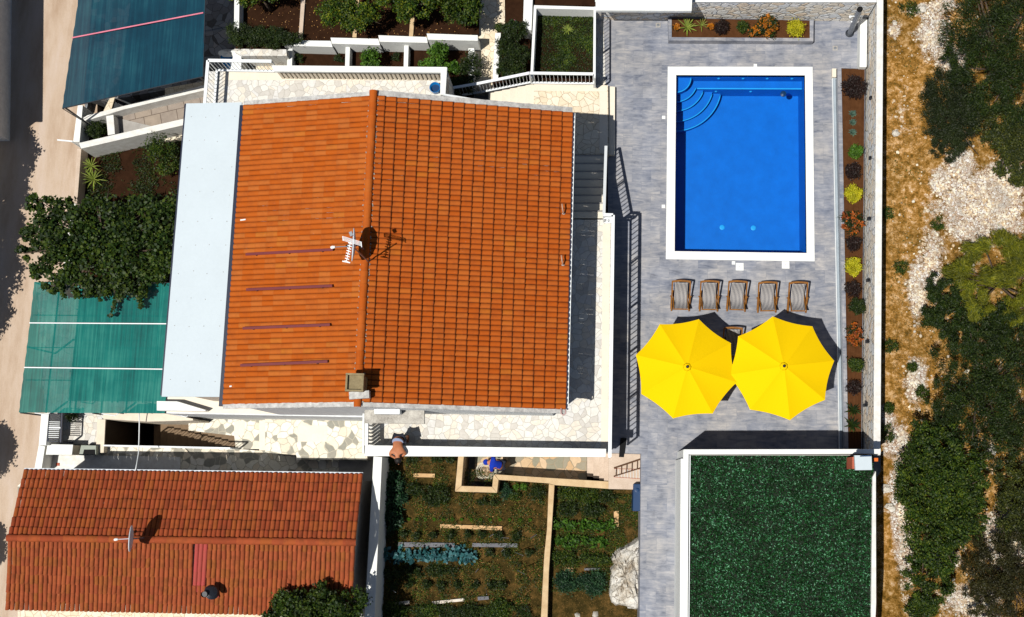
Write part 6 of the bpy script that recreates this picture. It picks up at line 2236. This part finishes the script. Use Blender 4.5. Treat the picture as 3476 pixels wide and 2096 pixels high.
# cabbages
for k, (x_, y_, r) in enumerate(((222, 1025, .26), (322, 1040, .25), (412, 1035, .24), (503, 1040, .26), (588, 1050, .24), (680, 1040, .24), (760, 1020, .28), (830, 1045, .25))):
    a, b = V_(x_, y_)
    c = P(a, b, ZG + .3)
    root = empty('cabbage_plant', (c.x, c.y, ZG), 'blue green leafy cabbage plant, %s from the left in its row' % ordn(k), 'cabbage', 'row of blue green cabbages')
    n = 60
    C_ = np.array([[c.x, c.y, ZG + .22]] * n) + NR.normal(size=(n, 3)) * np.array([r * .42, r * .42, .09])
    D_ = C_ - np.array([c.x, c.y, ZG + .1])
    A_, B_ = leaf_axes(n, .075, .7, 1.0, long_dir=unit(D_) * 2)
    quads_obj('leaves', C_, A_, B_, M['lf_teal'], root)
    MB().tube([(c.x, c.y, ZG), (c.x, c.y, ZG + .3)], [.02, .01], 6).build('stem', M['lf_teal'], root)
# artichokes: four big plants
for k, (x_, y_, r) in enumerate(((285, 500, .38), (310, 600, .44), (265, 700, .42), (290, 790, .36))):
    a, b = V_(x_, y_)
    o = rosette('artichoke', ['topmost', 'upper middle', 'lower middle', 'lowest'][k] + ' big silvery green artichoke plant beside the white wall', 'artichoke', a, b, ZG + .05, r * 1.25, 40, .11, M['lf_artichoke'], .55, .35, 'artichoke plants')
    shrub('artichoke_undergrowth', ['topmost', 'upper middle', 'lower middle', 'lowest'][k] + ' leafy undergrowth around the artichokes', 'plant', a, b, ZG, r, M['lf_artichoke'], 420, .05, .5, group='undergrowth of the artichokes', nclump=24)
# other vegetable patches, each one a plant clump
pat = [(600, 600, .50, .40, 'lf_dark', 'dark leafy patch left of the basin'), (440, 560, .30, .25, 'lf_dark', 'dark leafy clump right of the artichokes'),
       (1100, 570, .22, .28, 'lf_artichoke', 'feathery clump right of the basin'), (1178, 540, .10, .10, 'lf_lime', 'small round light green plant under the wall'),
       (1230, 540, .11, .11, 'lf_lime', 'round light green lettuce nearest the dark bush'), (1170, 610, .25, .16, 'lf_mid', 'low green plant below two round ones'),
       (1335, 590, .26, .30, 'lf_dark', 'dark green bush left of the divider wall'), (960, 650, .42, .12, 'lf_dark', 'dark low strip below the basin'),
       (280, 345, .25, .12, 'lf_dark', 'dark plant under the terrace beside the leaning person'), (430, 345, .25, .1, 'lf_dark', 'dark plant under the terrace parapet, middle left'), (600, 345, .25, .1, 'lf_dark', 'dark plant under the terrace parapet near the basin'), (700, 345, .18, .1, 'lf_dark', 'dark plant touching the basin wall'),
       (1560, 580, .38, .25, 'lf_mid', 'left part of the leafy bed under the tan wall'), (1700, 600, .42, .28, 'lf_mid', 'middle part of the leafy bed under the tan wall'), (1840, 610, .30, .25, 'lf_dark', 'right part of the leafy bed under the tan wall'),
       (1560, 700, .4, .25, 'lf_dark', 'dark green plants left in the right bed'), (1750, 700, .4, .25, 'lf_dark', 'dark green plants in the middle of the right bed'),
       (1560, 1230, .5, .4, 'lf_artichoke', 'dark feathery bush at the bottom of the right bed'), (1740, 1240, .5, .4, 'lf_artichoke', 'dark bush left of the limestone outcrop'),
       (300, 1430, .45, .28, 'lf_mid', 'leafy clump at the bottom left of the garden'), (560, 1440, .45, .25, 'lf_mid', 'leafy clump below the white plank'), (820, 1440, .45, .25, 'lf_dark', 'dark clump at the bottom middle of the garden'), (1060, 1430, .5, .3, 'lf_mid', 'leafy clump at the bottom right of the garden')]
for x_, y_, rx, ry, mt, lb in pat:
    a, b = V_(x_, y_)
    shrub('vegetable_clump', lb, 'plant', a, b, ZG, rx, M[mt], int(2600 * max(.1, rx * ry * 4)), .03, .32, ry=ry, nclump=int(30 + 120 * rx * ry), cr=.2)
for r_i, (y_, xs_v, mt, w_) in enumerate(((1160, (230, 310, 390, 470, 550, 630, 710), 'lf_dark', 'row below the blue cabbages'),
                                        (820, (1470, 1540, 1600, 1665, 1740, 1810, 1860), 'lf_row', 'upper row of the right bed'),
                                        (940, (1490, 1545, 1600, 1660, 1735, 1810), 'lf_row', 'middle row of the right bed'),
                                        (1060, (1470, 1530, 1600, 1680, 1750, 1820), 'lf_mid', 'lower row of the right bed'),
                                        (890, (270, 370, 470, 580, 700, 820, 930, 1050, 1180), 'lf_dark', 'row of seedlings above the grey planks'),
                                        (1250, (280, 400, 520, 640, 760, 880, 1000, 1080), 'lf_dark', 'row of seedlings near the bottom stakes'),
                                        (1020, (980, 1110, 1280), 'lf_dark', 'short row right of the cabbages'))):
    for k, x_ in enumerate(xs_v):
        a, b = V_(x_ + random.uniform(-8, 8), y_ + random.uniform(-8, 8))
        lime = mt == 'lf_row'
        shrub('vegetable_plant', '%s green plant, %s from left, %s' % ('light' if lime else 'dark', ordn(k), w_), 'plant', a, b, ZG, .19 if y_ not in (890, 1250, 1020) else .13,
              M[mt], 90 if lime else 300, .055 if lime else .03, .28, nclump=9, cr=.32, group=w_)

# ------------------------------------------------------------------ left edge: neighbour's building, trees that shade the road
nbh = empty('neighbour_building', P(-60, 200, ZR), 'pale lavender building wall on the far left edge', 'building')
pb0, pb1 = P(44, -300, ZR), P(34, 480, ZR)
MB().prism([Vector((pb0.x, pb0.y, ZR + 3.1)), Vector((pb1.x, pb1.y, ZR + 3.1)), Vector((pb1.x - 5, pb1.y, ZR + 3.1)), Vector((pb0.x - 5, pb0.y, ZR + 3.1))], ZR - .1).build('wall', M['roughcast'], nbh)
MB().prism([Vector((pb0.x + .12, pb0.y, ZR + 3.22)), Vector((pb1.x + .12, pb1.y - .1, ZR + 3.22)), Vector((pb1.x - 5, pb1.y, ZR + 3.22)), Vector((pb0.x - 5, pb0.y, ZR + 3.22))], ZR + 3.11).build('roof_slab', M['cream'], nbh)
for k, (py_, h_, r_, px_) in enumerate(((560, 3.2, .9, -35), (690, 3.3, .9, -70), (820, 3.1, .9, -75), (950, 3.0, 1.0, -95), (1090, 3.0, .9, -125), (1560, 2.9, .75, -95), (1880, 2.6, .5, -100))):
    b0_ = P(px_, py_, ZR)
    tree('roadside_tree', 'roadside tree on the far left whose shadow falls on the road, %s from the top' % ordn(k), 'tree', b0_ + Vector((-.2, -.6, 0)),
         [(0, 0, h_, r_, r_, .8), (.1, .6, h_ - .3, r_ * .8, r_ * .7, .7)], 7000, .06, M['lf_dark'], .6, 200, .12, group='roadside trees')

# ------------------------------------------------------------------ PEOPLE


def skin_mesh(name, joints, edges, mat, parent, sub=2, origin=None):
    """joints: name -> (point, radius x, radius y); grows one continuous body"""
    keys = list(joints)
    me = bpy.data.meshes.new(name)
    o0 = wloc(parent) if parent is not None else Vector(origin)
    me.from_pydata([tuple(Vector(joints[k][0]) - o0) for k in keys], [(keys.index(a), keys.index(b)) for a, b in edges], [])
    tmp = bpy.data.objects.new(name + '_tmp', me)
    COL.objects.link(tmp)
    sk = tmp.modifiers.new('skin', 'SKIN')
    sk.use_smooth_shade = True
    for i, k in enumerate(keys):
        me.skin_vertices[0].data[i].radius = joints[k][1:3] if len(joints[k]) > 2 else (joints[k][1],) * 2
        me.skin_vertices[0].data[i].use_root = (i == 0)
    sb_ = tmp.modifiers.new('sub', 'SUBSURF')
    sb_.levels = sub
    sb_.render_levels = sub
    dg = bpy.context.evaluated_depsgraph_get()
    dg.update()
    ev = tmp.evaluated_get(dg)
    nm = bpy.data.meshes.new_from_object(ev)
    bpy.data.objects.remove(tmp)
    nm.name = name
    nm.materials.clear()
    nm.materials.append(mat)
    nm.polygons.foreach_set('use_smooth', [True] * len(nm.polygons))
    o = bpy.data.objects.new(name, nm)
    COL.objects.link(o)
    if parent is not None:
        o.parent = parent
    else:
        o.location = o0
    return o


def hand(root, w, d, mat, side=1):
    """palm and five bent fingers starting at wrist w, pointing along d, palm down"""
    d = Vector(d).normalized()
    s_ = d.cross(Vector((0, 0, 1))).normalized() * side
    J = {'w': (w, .024, .018), 'p': (w + d * .075, .036, .014)}
    E = [('w', 'p')]
    for i, (off, L) in enumerate(((-.027, .068), (-.009, .078), (.010, .073), (.028, .058))):
        b = w + d * .085 + s_ * off
        J['f%da' % i] = (b, .009)
        J['f%db' % i] = (b + d * L * .5 + Vector((0, 0, .004)), .0085)
        J['f%dc' % i] = (b + d * L * .85 + Vector((0, 0, -.02)), .0075)
        E += [('p', 'f%da' % i), ('f%da' % i, 'f%db' % i), ('f%db' % i, 'f%dc' % i)]
    t0 = w + d * .03 - s_ * .03
    J['ta'] = (t0, .011)
    J['tb'] = (t0 + d * .035 - s_ * .022 + Vector((0, 0, -.008)), .0095)
    J['tc'] = (t0 + d * .06 - s_ * .024 + Vector((0, 0, -.02)), .008)
    E += [('w', 'ta'), ('ta', 'tb'), ('tb', 'tc')]
    return J, E


# man leaning over the south parapet, bare back, head beyond the coping
hip = P(1352, 1494, ZT + .93)
root = empty('person', (hip.x, hip.y, ZT), 'bare backed man in dark shorts leaning over the white terrace parapet', 'person')
base = Vector((hip.x, hip.y, ZT))


def b_(x, y, z):
    return base + Vector((x, y, z))


J = {'pel': (b_(0, 0, .93), .15, .12), 'waist': (b_(.0, -.14, 1.03), .135, .10), 'chest': (b_(.02, -.30, 1.10), .165, .115), 'neck': (b_(.03, -.45, 1.12), .06), 'headb': (b_(.04, -.53, 1.10), .075),
     'head': (b_(.05, -.61, 1.05), .095), 'face': (b_(.05, -.66, .98), .07),
     'shl': (b_(-.17, -.37, 1.10), .062), 'ell': (b_(-.21, -.46, 1.00), .045), 'wrl': (b_(-.06, -.54, .96), .03),
     'shr': (b_(.20, -.35, 1.10), .062), 'elr': (b_(.25, -.40, 1.00), .045), 'wrr': (b_(.12, -.50, .95), .03),
     'hl': (b_(-.10, .03, .86), .10), 'kl': (b_(-.10, -.02, .47), .065), 'al': (b_(-.10, .10, .09), .042), 'fl': (b_(-.10, -.03, .045), .04), 'tl': (b_(-.10, -.11, .035), .03),
     'hr': (b_(.10, .03, .86), .10), 'kr': (b_(.12, .02, .47), .065), 'ar': (b_(.14, .16, .09), .042), 'fr': (b_(.14, .04, .045), .04), 'tr': (b_(.14, -.05, .035), .03)}
E = [('pel', 'waist'), ('waist', 'chest'), ('chest', 'neck'), ('neck', 'headb'), ('headb', 'head'), ('head', 'face'), ('chest', 'shl'), ('shl', 'ell'), ('ell', 'wrl'), ('chest', 'shr'), ('shr', 'elr'), ('elr', 'wrr'),
     ('pel', 'hl'), ('hl', 'kl'), ('kl', 'al'), ('al', 'fl'), ('fl', 'tl'), ('pel', 'hr'), ('hr', 'kr'), ('kr', 'ar'), ('ar', 'fr'), ('fr', 'tr')]
for pre, w_, d_, sd_ in (('L', 'wrl', (.6, -.6, -.1), 1), ('R', 'wrr', (-.7, -.5, -.1), -1)):
    hj, he = hand(root, Vector(J[w_][0]), d_, None, sd_)
    for k_, v_ in hj.items():
        if k_ != 'w':
            J[pre + k_] = v_
    E += [((w_ if a == 'w' else pre + a), (w_ if b == 'w' else pre + b)) for a, b in he]
skin_mesh('body', J, E, M['skin'], root)
JS = {'pel': (b_(0, .0, .94), .165, .135), 'hl': (b_(-.10, .03, .84), .118), 'kl': (b_(-.10, .0, .52), .095), 'hr': (b_(.10, .03, .84), .118), 'kr': (b_(.12, .02, .52), .095)}
skin_mesh('shorts', JS, [('pel', 'hl'), ('hl', 'kl'), ('pel', 'hr'), ('hr', 'kr')], M['shorts'], root)
MB().lathe(b_(0, -.055, 1.0), [(.168, -.02), (.172, 0), (.168, .02)], 20, axis=(0, -1, .6)).build('waistband', plain('pale_blue_band', (.35, .42, .6)), root)
m = MB()
for i in range(7):
    t = math.pi * i / 12
    m.v = m.v
hd = b_(.05, -.61, 1.08)
MB().lathe(hd, [(.02, .108), (.06, .095), (.095, .055), (.108, .0), (.10, -.04), (.085, -.06)], 18, axis=(.05, .1, 1)).build('hair', M['hair'], root, smooth=True)
for s_ in (-1, 1):
    MB().lathe(b_(.05 + s_ * .095, -.61, 1.03), [(.024, -.008), (.028, 0), (.016, .012)], 10, axis=(s_, 0, 0)).build('ear', M['skin'], root, smooth=True)
    MB().lathe(b_(.05 + s_ * .03, -.715, .99), [(.010, -.004), (.010, .003)], 8, axis=(0, -1, -.5)).build('eye', M['hair'], root)
MB().lathe(b_(.05, -.72, .965), [(.016, -.02), (.012, .008), (.004, .015)], 8, axis=(0, -1, -.4)).build('nose', M['skin'], root, smooth=True)
MB().box(b_(.05, -.705, .94), (.045, .01, .008)).build('mouth', M['brick_red'], root)

# second person in blue bending over the hose coil
hp2 = P(1690, 1577, ZG - .35 + .85)
zf2 = ZG - .34
root = empty('person', (hp2.x, hp2.y, zf2), 'person in a royal blue shirt bending over a coiled hose below the terrace', 'person')
base = Vector((hp2.x, hp2.y, zf2))
J = {'pel': (b_(.06, -.03, .86), .14, .11), 'waist': (b_(-.04, .0, .98), .13, .11), 'chest': (b_(-.17, .03, 1.06), .15, .12), 'neck': (b_(-.28, .05, 1.08), .055), 'headb': (b_(-.33, .06, 1.05), .07),
     'head': (b_(-.38, .06, 1.0), .088), 'face': (b_(-.42, .06, .93), .065),
     'shl': (b_(-.17, -.14, 1.05), .06), 'ell': (b_(-.20, -.24, .82), .042), 'wrl': (b_(-.25, -.25, .60), .028),
     'shr': (b_(-.12, .19, 1.05), .06), 'elr': (b_(-.22, .24, .82), .042), 'wrr': (b_(-.32, .16, .60), .028),
     'hl': (b_(.10, -.12, .80), .09), 'kl': (b_(.06, -.15, .44), .062), 'al': (b_(.14, -.15, .09), .04), 'fl': (b_(.02, -.16, .045), .038), 'tl': (b_(-.06, -.16, .035), .028),
     'hr': (b_(.10, .08, .80), .09), 'kr': (b_(.10, .12, .44), .062), 'ar': (b_(.22, .14, .09), .04), 'fr': (b_(.10, .15, .045), .038), 'tr': (b_(.02, .15, .035), .028)}
E = [e for e in E if not any(x[0] in 'LR' and len(x) > 1 and x[1] in 'wpft' for x in e)]
for pre, w_, d_, sd_ in (('L', 'wrl', (-.3, .3, -.9), 1), ('R', 'wrr', (-.2, -.2, -.9), -1)):
    hj, he = hand(root, Vector(J[w_][0]), d_, None, sd_)
    for k_, v_ in hj.items():
        if k_ != 'w':
            J[pre + k_] = v_
    E += [((w_ if a == 'w' else pre + a), (w_ if b == 'w' else pre + b)) for a, b in he]
skin_mesh('body', J, E, M['skin'], root)
JS = {'waist': (b_(-.03, .0, .98), .155, .13), 'chest': (b_(-.17, .03, 1.075), .185, .14), 'hem': (b_(.07, -.03, .88), .165, .13), 'neck': (b_(-.26, .05, 1.09), .085),
      'shl': (b_(-.17, -.14, 1.06), .085), 'ell': (b_(-.20, -.22, .88), .065), 'shr': (b_(-.12, .19, 1.06), .085), 'elr': (b_(-.20, .235, .88), .065)}
skin_mesh('shirt', JS, [('waist', 'chest'), ('waist', 'hem'), ('chest', 'neck'), ('chest', 'shl'), ('shl', 'ell'), ('chest', 'shr'), ('shr', 'elr')], M['shirt_blue'], root)
JS = {'pel': (b_(.07, -.03, .84), .15, .125), 'hl': (b_(.10, -.12, .78), .105), 'kl': (b_(.06, -.15, .44), .075), 'al': (b_(.14, -.15, .13), .06), 'hr': (b_(.10, .08, .78), .105), 'kr': (b_(.10, .12, .44), .075), 'ar': (b_(.21, .14, .13), .06)}
skin_mesh('trousers', JS, [('pel', 'hl'), ('hl', 'kl'), ('kl', 'al'), ('pel', 'hr'), ('hr', 'kr'), ('kr', 'ar')], M['shorts'], root)
MB().lathe(b_(-.38, .06, 1.02), [(.02, .105), (.06, .09), (.092, .05), (.10, .0), (.10, -.03)], 18, axis=(-.2, 0, 1)).build('blue_cap', M['shirt_blue'], root, smooth=True)
for s_ in (-1, 1):
    MB().lathe(b_(-.38, .06 + s_ * .088, .98), [(.022, -.008), (.026, 0), (.014, .012)], 10, axis=(0, s_, 0)).build('ear', M['skin'], root, smooth=True)
    MB().lathe(b_(-.475, .06 + s_ * .028, .95), [(.009, -.004), (.009, .003)], 8, axis=(-1, 0, -.5)).build('eye', M['hair'], root)
MB().lathe(b_(-.48, .06, .925), [(.015, -.02), (.011, .008), (.004, .014)], 8, axis=(-1, 0, -.4)).build('nose', M['skin'], root, smooth=True)
MB().box(b_(-.47, .06, .90), (.01, .04, .008)).build('mouth', M['brick_red'], root)

# hose coil
hc_ = P(1652, 1600, zf2)
m = MB()
pts = []
for i in range(260):
    t = i / 20 * 2 * math.pi / 1.0
    rr_ = .18 + .12 * abs(math.sin(i * .021)) + .02 * math.sin(i * .5)
    pts.append(hc_ + Vector((rr_ * 1.15 * math.cos(t * 1.02), rr_ * math.sin(t * 1.02), .03 + i * .0004 + .01 * math.sin(i * .9))))
tag(m.tube(pts, .014, 6).build('hose_coil', M['rope'], smooth=True), 'coil of pale hose beside the person in blue', 'hose')
